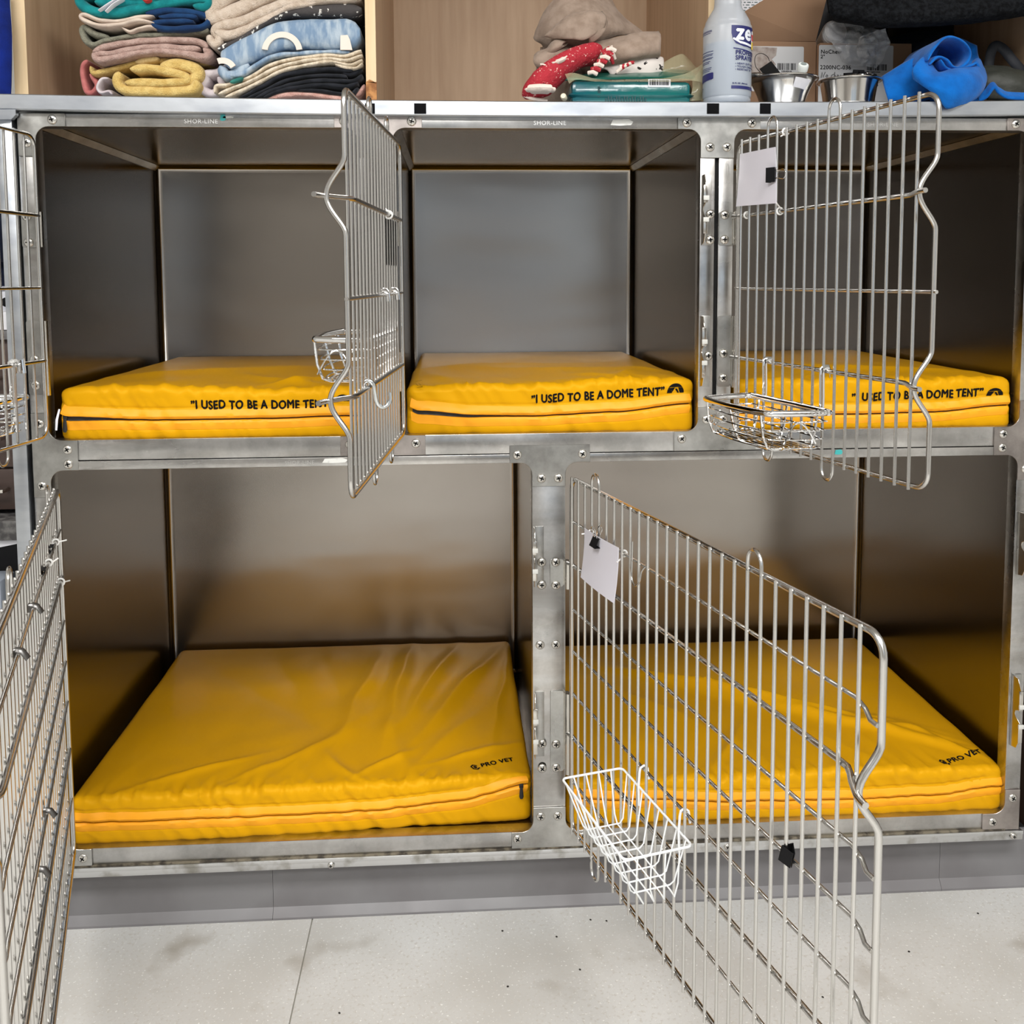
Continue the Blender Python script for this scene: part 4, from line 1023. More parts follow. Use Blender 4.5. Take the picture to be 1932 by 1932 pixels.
YO = .045
def fold(name, label, cat, pieces, group=None):
    """pieces: list of (part name, material, ribbon kwargs); first is the thing's own mesh when single"""
    for _, _, kw in pieces:
        for k in (kw if isinstance(kw, list) else [kw]): k['y0'] += YO
    if len(pieces) == 1:
        pn, m_, kw = pieces[0]
        kws = kw if isinstance(kw, list) else [kw]
        mb = MB()
        for k in kws: ribbon(mb=mb, **k)
        o = mb.build(name, m_, angle=80); recentre(o); return tag(o, label, cat, group)
    mbs = []
    for pn, m_, kw in pieces:
        mb = MB()
        for k in (kw if isinstance(kw, list) else [kw]): ribbon(mb=mb, **k)
        mbs.append((pn, m_, mb))
    allv = [v for _, _, mb in mbs for v in mb.v]
    c = Vector(((min(v.x for v in allv) + max(v.x for v in allv)) / 2, (min(v.y for v in allv) + max(v.y for v in allv)) / 2, min(v.z for v in allv)))
    R = empty(name, c, label, cat, group)
    for pn, m_, mb in mbs: mb.build(pn, m_, R, angle=80)
    return R
GA = 'folded cloths in the left stack'; GB = 'folded cloths in the right stack'
D0 = .30
fold('folded_towel', 'thick rolled yellow terry towel at the bottom of the left stack', 'towel', [
    ('towel_roll', C_YEL, [dict(path=[(332, 146), (352, 152), (366, 148), (372, 138), (362, 127), (335, 121), (315, 124), (306, 131)], thick=22, y0=.042, depth=D0, seed=1),
      dict(path=[(236, 156), (262, 155), (295, 156), (335, 155), (352, 150), (343, 142), (312, 133), (275, 128), (246, 130)], thick=17, y0=.036, depth=D0, seed=2),
      dict(path=[(226, 136), (219, 150), (226, 164), (250, 171), (290, 172), (335, 172), (362, 168), (373, 152)], thick=[18, 20], y0=.038, depth=D0, seed=3)]),
    ('woven_border', C_YEL2, dict(path=[(256, 118), (275, 112), (300, 111)], thick=14, y0=.05, depth=.05, seed=4))], GA)
fold('folded_towel', 'flat yellow towel sticking out left above the thick yellow roll', 'towel', [('', C_YEL, dict(path=[(171, 126), (176, 138), (196, 134), (228, 126), (262, 118), (310, 114), (370, 116), (402, 112)], thick=11, y0=.06, depth=D0, seed=5))], GA)
fold('folded_towel', 'mauve terry towel folded double, in the middle of the left stack', 'towel', [('', C_MAUVE, dict(path=[(378, 92), (345, 91), (300, 88), (255, 92), (215, 100), (186, 101), (178, 104), (186, 112), (215, 108), (255, 100), (300, 96), (345, 100), (382, 107), (394, 100), (384, 92)], thick=[13, 14], y0=.034, depth=D0, seed=6)),][:1], GA)
fold('folded_towel', 'mauve terry layer lying over the double fold of the left stack', 'towel', [('', C_MAUVE, dict(path=[(176, 98), (196, 88), (230, 82), (280, 76), (330, 75), (375, 79), (392, 90)], thick=[13, 13], y0=.034, depth=D0, seed=7))], GA)
fold('folded_towel', 'grey green terry towel between the mauve towel and the cream and navy cloth', 'towel', [('', C_SAGE, [dict(path=[(205, 70), (175, 62), (160, 52), (154, 58), (160, 76), (176, 84), (200, 76), (250, 68), (320, 64), (380, 60), (394, 56)], thick=[12, 11], y0=.046, depth=D0, seed=8)])], GA)
fold('folded_blanket', 'cream cloth with a navy half, folded under the teal one', 'blanket', [
    ('cream_half', C_CREAM, [dict(path=[(292, 44), (260, 38), (225, 46), (190, 48), (160, 38), (153, 31), (162, 28), (190, 38), (225, 40), (262, 33), (290, 30)], thick=8, y0=.032, depth=D0, seed=9), dict(path=[(230, 52), (246, 60), (262, 54), (285, 50), (302, 56)], thick=7, y0=.036, depth=D0, seed=10)]),
    ('navy_half', C_NAVY, [dict(path=[(276, 26), (310, 20), (350, 22), (385, 28), (394, 38), (378, 50), (340, 54), (305, 53), (290, 44), (320, 40), (365, 40)], thick=12, y0=.034, depth=D0, seed=11), dict(path=[(300, 32), (340, 29), (372, 32)], thick=12, y0=.034, depth=D0, seed=12)])], GA)
tl = fold('folded_blanket', 'teal fleece blanket with white cords, topmost of the left stack', 'blanket', [
    ('fleece', C_TEAL, [dict(path=[(330, -12), (250, -6), (190, -16), (158, -12), (150, 2), (170, 18), (205, 24), (250, 17), (310, 6), (370, -2), (392, 2), (388, 12), (365, 12)], thick=[22, 14], y0=.030, depth=D0, seed=13), dict(path=[(180, 4), (240, 4), (300, -4), (350, -12)], thick=24, y0=.032, depth=D0, seed=14)]),
    ('cord', WHITEP, [dict(path=[(226, -6), (210, 4), (186, 20)], thick=2.6, y0=.016, depth=.012, seed=15, nz=.0004, ns=1), dict(path=[(232, -2), (214, 8), (199, 22)], thick=2.6, y0=.016, depth=.012, seed=16, nz=.0004, ns=1)]),
    ('red_patch', mat('red_applique', s2l(205, 60, 55), .8), dict(path=[(268, -2), (276, 1), (284, -2)], thick=5, y0=.014, depth=.01, seed=17, nz=.0003, ns=1))], GA)
fold('crumpled_cloth', 'rose pink cloth squeezed at the bottom left of the left stack', 'cloth', [('', C_ROSE, dict(path=[(166, 114), (157, 124), (156, 145), (163, 172), (175, 174), (182, 160), (170, 140)], thick=11, y0=.07, depth=.2, seed=18))], GA)
fold('crumpled_cloth', 'pale lilac hem curling beside the thick yellow roll', 'cloth', [('', C_LILAC, [dict(path=[(206, 148), (192, 150), (184, 164), (190, 174), (205, 172), (212, 178)], thick=7, y0=.05, depth=.2, seed=19)])], GA)
fold('crumpled_cloth', 'lilac white towel stuffed between the two stacks of cloths', 'cloth', [('', C_LILAC, [dict(path=[(428, 126), (410, 136), (386, 140), (388, 152), (380, 166), (400, 176), (420, 160), (412, 146)], thick=16, y0=.06, depth=.25, seed=20)])])
# right stack
fold('folded_blanket', 'ivory and pale grey towel, topmost of the right stack', 'blanket', [('', C_OAT, [
    dict(path=[(460, -30), (430, -10), (402, 14), (398, 30), (420, 28), (460, 10), (520, -14), (600, -20), (680, -24)], thick=[26, 26], y0=.032, depth=D0, seed=21),
    dict(path=[(397, 66), (396, 74), (406, 84), (412, 70), (404, 58), (414, 48), (455, 40), (500, 20), (545, 4), (610, -4), (680, -6)], thick=[14, 22], y0=.030, depth=D0, seed=22),
    dict(path=[(405, 60), (430, 66), (460, 56), (500, 36), (540, 14), (600, 4)], thick=[20, 12], y0=.031, depth=D0, seed=23)])], GB)
fold('folded_blanket', 'charcoal spotted knit blanket, thin layer under the ivory towel', 'blanket', [('', C_GLIT, dict(path=[(412, 94), (430, 86), (465, 67), (500, 42), (540, 22), (590, 20), (640, 18), (682, 18)], thick=[9, 24], y0=.034, depth=D0, seed=24))], GB)
bb = fold('folded_blanket', 'mottled light blue fleece blanket with cream rings in the right stack', 'blanket', [
    ('fleece', C_BLUE, [dict(path=[(421, 118), (440, 106), (480, 86), (530, 66), (580, 62), (630, 63), (679, 62)], thick=[40, 56], y0=.028, depth=D0, seed=25, nz=.001),
        dict(path=[(424, 142), (455, 140), (485, 122), (515, 106), (560, 101), (620, 98), (660, 99)], thick=[11, 8], y0=.030, depth=D0, seed=26),
        dict(path=[(417, 124), (424, 140), (440, 140), (470, 122)], thick=[22, 16], y0=.031, depth=D0, seed=27)]),
], GB)
R_ = bb if bb.type == 'EMPTY' else bb
def ringprint(cx, cy, r, a0, a1, wpx, par):
    mb = MB(); n = 20; vs = []
    for k in range(n + 1):
        a = math.radians(a0 + (a1 - a0) * k / n)
        for rr in (r - wpx / 2, r + wpx / 2):
            p = FX(cx + rr * math.cos(a), cy - rr * math.sin(a), .0205 + YO); vs.append(p)
    for k in range(n + 1):
        for j in (0,): pass
    vs2 = vs + [v + Vector((0, .004, 0)) for v in vs]; K = len(vs); fs = []
    for k in range(n):
        a = 2 * k; fs += [(a, a + 2, a + 3, a + 1), (K + a, K + a + 1, K + a + 3, K + a + 2), (a, K + a, K + a + 2, a + 2), (a + 1, a + 3, K + a + 3, K + a + 1)]
    return mb.add(vs2, fs).build('ring_print', mat('cream_print', s2l(226, 215, 204), .9), par)
ringprint(532, 98, 33, 8, 172, 11, bb); ringprint(419, 138, 24, 30, 110, 11, bb)
a = FX(642, 94, .0215 + YO); b = FX(660, 66, .0215 + YO)
MB().prism([(a.x, a.z), (b.x + .004, a.z), (b.x, b.z - .008), (b.x - .004, b.z), (a.x + .001, b.z - .001)], 'y', .0205 + YO, .0245 + YO).build('letter_print', mat('cream_print', (1, 1, 1)), bb)
fold('folded_blanket', 'ivory ribbed knit blanket in wavy layers under the blue fleece', 'blanket', [('', C_IVORY, [
    dict(path=[(405, 176), (408, 162), (430, 160), (470, 146), (510, 122), (560, 110), (620, 104), (650, 106), (682, 96)], thick=[7, 8], y0=.030, depth=D0, seed=28),
    dict(path=[(412, 178), (430, 170), (475, 152), (520, 128), (565, 116), (620, 111), (655, 114), (684, 104)], thick=[7, 8], y0=.028, depth=D0, seed=29),
    dict(path=[(425, 184), (445, 176), (485, 157), (530, 134), (575, 123), (622, 117), (660, 122), (684, 113)], thick=[8, 8], y0=.029, depth=D0, seed=30),
    dict(path=[(632, 122), (655, 127), (672, 128), (684, 119)], thick=[7, 7], y0=.030, depth=D0, seed=31)])], GB)
fold('folded_blanket', 'teal green hem peeping out at the left of the ribbed knit blanket', 'blanket', [('', C_GREEN, dict(path=[(434, 155), (445, 151), (459, 147)], thick=8, y0=.024, depth=.1, seed=32))], GB)
fold('folded_trousers', 'black folded garments in five thin layers near the bottom of the right stack', 'clothing', [('', C_BLK, [
    dict(path=[(448, 186), (490, 166), (535, 142), (590, 132), (640, 130), (665, 134)], thick=[7, 13], y0=.034, depth=D0, seed=33),
    dict(path=[(465, 186), (505, 168), (545, 150), (590, 143), (640, 143), (655, 146)], thick=[7, 9], y0=.032, depth=D0, seed=34),
    dict(path=[(480, 186), (520, 168), (555, 158), (600, 152), (640, 153), (668, 152), (684, 142)], thick=[8, 9], y0=.030, depth=D0, seed=35),
    dict(path=[(498, 184), (530, 170), (565, 164), (610, 160), (650, 163), (676, 156)], thick=[8, 9], y0=.031, depth=D0, seed=36),
    dict(path=[(560, 170), (600, 171), (640, 176), (662, 178), (676, 166)], thick=[6, 8], y0=.034, depth=D0, seed=37),
    dict(path=[(640, 128), (660, 140), (684, 130)], thick=[12, 12], y0=.04, depth=D0, seed=38)])], GB)
fold('folded_towel', 'pink terry towel at the very bottom of the right stack', 'towel', [('', C_PINK, [dict(path=[(505, 188), (535, 180), (580, 178), (630, 184), (655, 190)], thick=[10, 12], y0=.040, depth=D0, seed=39), dict(path=[(672, 182), (682, 170), (688, 160)], thick=[10, 8], y0=.044, depth=D0, seed=40)])], GB)

# crumpled taupe towel
mb = MB()
Y = .24
patch([[(1010, 62, .20), (1030, 20, .18), (1065, -12, .16), (1110, -18, .17), (1150, -8, .2)],
       [(1008, 74, .18), (1035, 46, .14), (1075, 30, .12), (1125, 14, .14), (1165, 20, .20)],
       [(1022, 84, .18), (1048, 78, .13), (1090, 72, .11), (1150, 52, .13), (1190, 44, .2)],
       [(1026, 92, .20), (1060, 96, .16), (1110, 88, .13), (1165, 68, .15), (1218, 66, .2)]], nz=.0022, nscale=26, mb=mb, thick=.005)
patch([[(1030, 68, .12), (1070, 32, .10), (1110, 22, .09), (1136, 22, .10)],
       [(1028, 68, .11), (1072, 48, .085), (1118, 32, .08), (1144, 36, .09)],
       [(1040, 72, .11), (1080, 74, .085), (1106, 74, .08), (1140, 52, .09)]], nz=.0016, mb=mb, thick=.006, seed=3)
patch([[(1106, 74, .082), (1116, 50, .08), (1126, 34, .082), (1134, 36, .086)], [(1112, 72, .084), (1124, 54, .082), (1134, 40, .088), (1130, 46, .09)],
       [(1110, 86, .10), (1136, 66, .09), (1146, 42, .1), (1134, 30, .12)]], nz=.001, mb=mb, thick=.005, seed=5)
patch([[(1100, 92, .12), (1140, 78, .12), (1190, 66, .11), (1243, 60, .12)],
       [(1096, 110, .10), (1140, 98, .09), (1190, 84, .085), (1247, 70, .09)],
       [(1120, 124, .11), (1165, 112, .09), (1200, 106, .085), (1246, 98, .09)],
       [(1130, 128, .15), (1170, 122, .13), (1205, 114, .13), (1242, 110, .14)]], nz=.0024, nscale=30, mb=mb, thick=.008, seed=7)
patch([[(1030, 96, .13), (1048, 76, .11), (1068, 78, .10)], [(1028, 102, .11), (1044, 90, .095), (1060, 86, .10)], [(1034, 106, .11), (1046, 98, .10), (1072, 82, .11)]], nz=.001, mb=mb, thick=.005, seed=8)
patch([[(1010, 106, .13), (1022, 96, .12), (1050, 88, .12), (1090, 84, .14)], [(1007, 114, .11), (1020, 112, .10), (1045, 104, .10), (1085, 98, .12)],
       [(1012, 124, .11), (1030, 124, .10), (1060, 118, .11), (1090, 112, .12)], [(1022, 132, .13), (1040, 134, .12), (1070, 140, .13), (1100, 140, .14)]], nz=.0016, mb=mb, thick=.008, seed=9)
patch([[(1090, 88, .15), (1120, 96, .14), (1160, 110, .14)], [(1070, 150, .16), (1120, 150, .15), (1180, 150, .16)], [(1060, 196, .18), (1120, 198, .18), (1200, 198, .2)]], nz=.002, mb=mb, thick=.02, seed=10)
patch([[(1020, 90, .20), (1100, 80, .20), (1210, 80, .22)], [(1010, 150, .22), (1100, 150, .22), (1230, 150, .24)], [(1010, 198, .23), (1100, 198, .24), (1230, 198, .26)]], nz=.003, mb=mb, thick=.02, seed=12)
o = mb.build('crumpled_towel', C_TAUPE, angle=80); recentre(o); tag(o, 'crumpled taupe fleece towel heaped in the middle bay of the shelf', 'towel')

# red and white stuffed toy
TOY = empty('plush_toy', FX(1085, 186, .10), 'red and white patterned cloth toy lying against the taupe towel', 'toy')
RED = mat('red_waffle_cloth', s2l(172, 36, 50), .85, bump=(150, .9, .003)); speckle(RED, 210, s2l(236, 190, 180), .63, .05)
DOTW = mat('white_dotted_cloth', s2l(232, 218, 206), .9, bump=(150, .7, .003))
mb = MB()
pts = [FX(*p) for p in ((991, 182, .085), (1003, 172, .075), (1022, 158, .07), (1042, 140, .072), (1066, 122, .08), (1092, 108, .09), (1118, 102, .1), (1128, 104, .105))]
pp = spline(pts, 6); rr = [r * .00112 for r in (8, 20, 28, 27, 24, 21, 21, 15)]
rs = [rr[min(i // 6, 7)] + (rr[min(i // 6 + 1, 7)] - rr[min(i // 6, 7)]) * ((i % 6) / 6) for i in range(len(pp))]
mb.tube(pp, rs, 20, flat=.75); mb.build('body', RED, TOY)
mb = MB(); mb.tube(spline([FX(996, 170, .058), FX(1012, 168, .047), FX(1028, 168, .045), (FX(1044, 170, .050))], 5), [.009] * 3 + [.019] * 10 + [.011] * 3, 14, flat=.45); mb.build('white_cheek', DOTW, TOY)
mb = MB(); mb.tube(spline([FX(990, 181, .074), FX(1004, 186, .064), FX(1018, 188, .062), FX(1032, 190, .066)], 4), .003, 8); mb.build('scalloped_edge', DOTW, TOY)
mb = MB(); mb.tube(spline([FX(1040, 120, .050), FX(1055, 116, .055), FX(1066, 108, .062)], 5), [.007] * 3 + [.014] * 5 + [.008] * 3, 12, flat=.35); mb.build('white_patch', DOTW, TOY)
sw = [FX(1022 + 12 * math.cos(a) * (1 + a * .03), 132 - 11 * math.sin(a), .0485) for a in [k * .42 - 2.4 for k in range(11)]]
MB().tube(sw, .0015, 6).build('swirl_print', DOTW, TOY)
sw = [FX(1026 + (6 - k * .4) * math.cos(k * .7), 160 - (6 - k * .4) * math.sin(k * .7), .0405) for k in range(10)]
MB().tube(sw, .0011, 6).build('swirl_print', RED, TOY)
for k in range(7):      # striped twisted tail fringe
    t = k / 6
    a = FX(1110 + 22 * t * 1.6, 138 - 44 * t, .07); b = FX(1126 + 22 * t * 1.6, 140 - 44 * t, .068)
    MB().tube([a, a.lerp(b, .5) + Vector((0, -.004, .002)), b], .0042, 8).build('stripe', RED if k % 2 else DOTW, TOY)
for k in range(5):
    c = FX(1140 + 5 * math.cos(k * 1.3), 106 + 9 * math.sin(k * 1.3), .075)
    MB().tube([c, c + Vector((.010, -.004, .006)), c + Vector((.016, .004, -.004))], [.005, .006, .003], 8).build('tassel', RED if k % 2 else DOTW, TOY)
# dotted cloth behind the wipes, with a striped loop
DOT = mat('white_cloth_dark_dots', s2l(222, 214, 208), .9, bump=(120, .4, .001)); speckle(DOT, 85, s2l(40, 36, 34), .61, .02)
mb = MB()
patch([[(1130, 128, .12), (1175, 112, .12), (1215, 108, .12), (1248, 110, .13)], [(1150, 138, .10), (1190, 124, .10), (1225, 120, .10), (1252, 118, .11)], [(1160, 196, .11), (1190, 196, .11), (1225, 196, .11), (1252, 196, .12)]], mb=mb, nz=.002, thick=.006, seed=14)
o = mb.build('dotted_cloth', DOT, angle=80); recentre(o); tag(o, 'white cloth with small dark dots bunched behind the teal packs', 'cloth')
STR = empty('striped_bow', FX(1178, 135, .09), 'small red and white striped cloth bow beside the dotted cloth', 'cloth')
for k in range(6):
    a = FX(1164 + 4.5 * k, 136 - 3.4 * k, .080); b = FX(1172 + 4.5 * k, 124 - 1.2 * k, .080)
    MB().tube([a, a.lerp(b, .5) + Vector((.003, -.003, 0)), b], .0034, 8).build('stripe', RED if k % 2 else DOTW, STR)

# teal wipes packs in clear film
FILM = mat('clear_yellowish_film', s2l(200, 196, 160), .15, alpha=.24, spec=.8, bump=(30, .6, .004))
TPK = mat('deep_teal_pack', s2l(2, 86, 96), .22, coat=.4, bump=(22, .5, .004), var=(8, s2l(4, 100, 96), .4, .7))
TPK2 = mat('green_teal_pack', s2l(14, 92, 78), .3, coat=.3, bump=(22, .5, .004))
def pillow(cs, sx, sy, sz, n=24, seed=0):
    mb = MB(); vs = []; fs = []
    for j in range(n + 1):
        v = -1 + 2 * j / n
        for i in range(n + 1):
            u = -1 + 2 * i / n
            h = (max(0, 1 - abs(u) ** 4) * max(0, 1 - abs(v) ** 3)) ** .5
            w1 = .06 * noise.noise(Vector((u * 3 + seed, v * 3, 0)))
            vs.append((cs[0] + u * sx * (1 - .03 * v * v), cs[1] + v * sy, cs[2] + sz * (h + w1 * h)))
    m0 = len(vs)
    vs += [(x, y, cs[2] - (z - cs[2]) * .9) for (x, y, z) in vs]
    for j in range(n):
        for i in range(n):
            a = j * (n + 1) + i; fs += [(a, a + 1, a + n + 2, a + n + 1), (m0 + a, m0 + a + n + 1, m0 + a + n + 2, m0 + a + 1)]
    return mb.add(vs, fs)
zs = 1.5145
WP = empty('wipes_pack', (1.06, .10, zs), 'deep teal soft pack in clear film, front one, white barcode patch on its face', 'pack')
a = FX(1068, 188, .06); b = FX(1308, 188, .06); cx = (a.x + b.x) / 2; sx = (b.x - a.x) / 2
pillow((cx, .10, zs + .0215), sx, .060, .022).build('pack', TPK, WP)
ztf = FX(1180, 152, .043).z; mb = MB(); mb.box((cx - sx + .008, .043, zs + .004), (cx + sx - .008, .150, ztf), .009); mb.build('front_face', TPK, WP)
fa = FX(1223, 164, .0425); fb = FX(1265, 150, .0425)
MB().box((fa.x, .0418, fa.z), (fb.x, .0428, fb.z)).build('barcode_patch', WHITEP, WP)
mb = MB(); x = fa.x + .002; random.seed(3)
while x < fb.x - .003:
    w_ = random.choice((.0008, .0014, .002)); mb.box((x, .0411, fa.z + .003), (x + w_, .0416, fb.z - .001)); x += w_ + random.choice((.0009, .0015))
o = mb.build('barcode', INK, WP); o['kind'] = 'stuff'
mb = MB()
for k in range(16):
    xx_ = FX(1142 + 5 * k, 180, .0425).x; mb.box((xx_, .0411, zs + .006), (xx_ + .002, .0416, zs + .016 + .004 * (k % 3)))
for k in range(9): mb.box((FX(1128, 180, .04).x, .0411, zs + .018 + .0022 * k), (FX(1128, 180, .04).x + .004 + .002 * (k % 2), .0416, zs + .019 + .0022 * k))
o = mb.build('small_print', mat('teal_dark_print', s2l(6, 60, 66), .5), WP); o['kind'] = 'stuff'
mb = MB()
patch([[(1066, 140, .055), (1085, 138, .045), (1130, 150, .05), (1200, 150, .05), (1262, 146, .05), (1300, 136, .05), (1338, 112, .07)],
       [(1074, 158, .035), (1090, 150, .035), (1130, 154, .036), (1200, 154, .036), (1262, 154, .036), (1306, 152, .036), (1336, 160, .05)],
       [(1066, 182, .036), (1078, 170, .035), (1085, 168, .034), (1092, 166, .034), (1308, 166, .034), (1318, 172, .036), (1330, 188, .045)]][:2], mb=mb, nz=.0012, thick=.0008, seed=21)
patch([[(1306, 150, .06), (1318, 136, .06), (1330, 118, .07)], [(1306, 170, .05), (1320, 164, .05), (1334, 150, .06)], [(1300, 190, .05), (1316, 190, .05), (1334, 190, .06)]], mb=mb, nz=.003, thick=.0008, seed=22)
mb.build('film_fin', FILM, WP, angle=80)
WP2 = empty('wipes_pack', (1.09, .2, zs + .04), 'green teal soft pack behind and above the front teal pack', 'pack')
a = FX(1092, 140, .17); b = FX(1296, 140, .17)
mb = MB()
patch([[(1050, 148, .12), (1100, 142, .13), (1150, 136, .14), (1210, 130, .14), (1290, 134, .14), (1310, 140, .14)], [(1046, 150, .08), (1100, 150, .07), (1150, 148, .07), (1210, 147, .07), (1290, 147, .07), (1312, 150, .08)]], mb=mb, nz=.001, thick=.006, seed=25)
mb.build('pack', TPK2, WP2, angle=80)
mb = MB(); mb.box((a.x, .12, zs + .001), (b.x, .22, zs + .060), .01); mb.build('pack_body', TPK2, WP2)
mb = MB()
patch([[(1230, 134, .12), (1262, 112, .11), (1285, 102, .11), (1296, 108, .12)], [(1240, 138, .11), (1270, 128, .1), (1296, 122, .1), (1312, 126, .11)], [(1262, 142, .10), (1290, 138, .1), (1305, 134, .1), (1318, 130, .11)]], mb=mb, nz=.002, thick=.0008, seed=27)
mb.build('film_fin', FILM, WP2, angle=80)
o = MB().lathe([(.0, 0), (.0048, .0003), (.0055, .002), (.0055, .016), (.004, .018)], FX(1065, 186, .045), 16, (-.25, -1, .1)).build('nozzle_cap', mat('cream_plastic', s2l(230, 222, 196), .4)); recentre(o); tag(o, 'tiny cream nozzle tip at the left end of the teal packs', 'nozzle')

# ------------------------------------------------------------------ spray bottle
SBX, SBY = FX(1371, 190, .030).x, .030; zb0 = sag(SBX)
SP = empty('spray_bottle', (SBX, SBY, zb0), 'translucent white plastic bottle with navy print, half full of clear liquid', 'bottle')
BOT = mat('milky_plastic', s2l(190, 196, 204), .28, alpha=.62, bump=(6, .1, .003))
LIQ = mat('pale_blue_liquid', s2l(150, 172, 196), .15)
r0 = .0435
prof = [(.030, 0), (.038, .0006), (.0415, .004), (.0425, .010), (.0415, .013), (r0, .016), (r0, .135), (.0428, .1395), (.0405, .1435), (.0405, .1455), (.0395, .149), (.032, .163), (.0255, .173), (.0245, .178), (.0235, .196), (.018, .205), (.0165, .225)]
MB().lathe(prof, (SBX, SBY, zb0), 48).build('bottle_body', BOT, SP)
MB().lathe([(.036, .003), (.0400, .014), (.0415, .018), (.0415, .108), (.0, .1085)], (SBX, SBY, zb0), 40).build('liquid', LIQ, SP)
NAV = mat('navy_print', s2l(30, 34, 96), .45); PWH = mat('white_print', s2l(222, 226, 234), .4)
va = math.atan2(CAM[0] - SBX, -(CAM[1] - SBY))   # direction toward the viewer's side
def cyl(a, z, rr=r0 + .0006): 
    t = va + a; return (SBX + rr * math.sin(t), SBY - rr * math.cos(t), z)
def wrap_poly(poly, rr, name, m_, n=1):
    mb = MB()
    bm = bmesh.new(); f = bm.faces.new([bm.verts.new((p[0], p[1], 0)) for p in poly])
    for k in range(-90, 120, 5):
        bmesh.ops.bisect_plane(bm, geom=bm.verts[:] + bm.edges[:] + bm.faces[:], plane_co=(math.radians(k), 0, 0), plane_no=(1, 0, 0))
    bmesh.ops.triangulate(bm, faces=bm.faces[:]); bm.verts.index_update()
    mb.add([cyl(v.co.x, v.co.y, rr) for v in bm.verts], [[v.index for v in f.verts] for f in bm.faces]); bm.free()
    return mb.build(name, m_, SP, smooth=False)
def zv(v): return FX(1371, v, SBY - r0).z
R9 = math.radians
Z0, Z1 = zv(88), zv(47)
wrap_poly([(R9(9), Z1), (R9(98), Z1), (R9(98), Z0), (R9(40), Z0 + .002), (R9(20), Z0 + .006), (R9(12), Z0 + .014), (R9(9), Z0 + .024)], r0 + .0004, 'logo_print', NAV)
text_mesh('zep', .038, lambda x, y: cyl(R9(19) + x / r0, zv(73) + y, r0 + .0009), 'logo_lettering', PWH, SP, bold=.0013, align='LEFT', shear=.08, sub=.004)
wrap_poly([(R9(12), Z0 + .0135), (R9(30), Z0 + .0065), (R9(60), Z0 + .0035), (R9(98), Z0 + .003), (R9(98), Z0 + .0065), (R9(60), Z0 + .0075), (R9(30), Z0 + .0105), (R9(14), Z0 + .0165)], r0 + .0008, 'logo_swoosh', PWH)
wrap_poly([(R9(14), Z0 - .001), (R9(60), Z0 - .005), (R9(98), Z0 - .006), (R9(98), Z0 - .0075), (R9(60), Z0 - .007), (R9(14), Z0 - .003)], r0 + .0005, 'logo_underline', NAV)
wrap_poly([(R9(70), zv(60)), (R9(84), zv(60)), (R9(84), zv(72)), (R9(72), zv(72))], r0 + .0011, 'red_patch_print', mat('red_print', s2l(214, 60, 70), .5))
wrap_poly([(R9(70), zv(74)), (R9(84), zv(74)), (R9(84), zv(88)), (R9(70), zv(88))], r0 + .0011, 'yellow_patch_print', mat('yellow_print', s2l(232, 200, 60), .5))
for i, (tx, v, s_) in enumerate((('PROFESSIONAL', 102, .0105), ('SPRAYER', 112, .0105), ('\u2022 HEAVY DUTY SPRAYER', 121, .0048), ('\u2022 TOUGH CHEMICALS', 126.5, .0048), ('\u2022 RESISTANT TIP', 132, .0048))):
    text_mesh(tx, s_, lambda x, y, v=v: cyl(R9(19) + x / r0, zv(v) + y, r0 + .0007), 'label_lettering', NAV, SP, bold=.0004 if s_ > .006 else .0001, align='LEFT')
text_mesh('32 FL OZ  (946 mL)', .0036, lambda x, y: cyl(R9(12) + x / r0, zv(158) + y, r0 + .0007), 'label_lettering', NAV, SP, bold=.0002, align='LEFT')
wrap_poly([(R9(10), zv(161)), (R9(95), zv(161)), (R9(95), zv(167)), (R9(10), zv(167))], r0 + .0006, 'navy_bar_print', NAV)
wrap_poly([(R9(-88), zv(135)), (R9(-36), zv(133)), (R9(-33), zv(134)), (R9(-33), zv(145)), (R9(-36), zv(146)), (R9(-88), zv(150))], r0 + .0006, 'navy_block_print', NAV)
mb = MB()
for k, (v, a0, a1) in enumerate(((52, -85, -38), (54, -85, -38), (57, -85, -42), (92, -85, -34), (97, -85, -34), (99.5, -85, -36), (104, -85, -34), (106, -85, -38), (111, -85, -42), (114, -85, -46), (123, -80, -38), (126, -80, -40), (129, -80, -44), (160, -84, -72), (164, -84, -74))):
    q = [cyl(R9(a0 + (a1 - a0) * i / 6), zv(v), r0 + .0006) for i in range(7)]; q2 = [(x, y, z - .0009) for x, y, z in q]
    mb.add(q + q2, [(i, i + 1, i + 8, i + 7) for i in range(6)])
o = mb.build('fine_print', NAV, SP, smooth=False); o['kind'] = 'stuff'
MB().lathe([(.0175, .222), (.0195, .224), (.0195, .242), (.012, .246), (.010, .262), (.0, .264)], (SBX, SBY, zb0), 28).build('trigger_collar', mat('white_plastic', s2l(230, 230, 232), .4), SP)

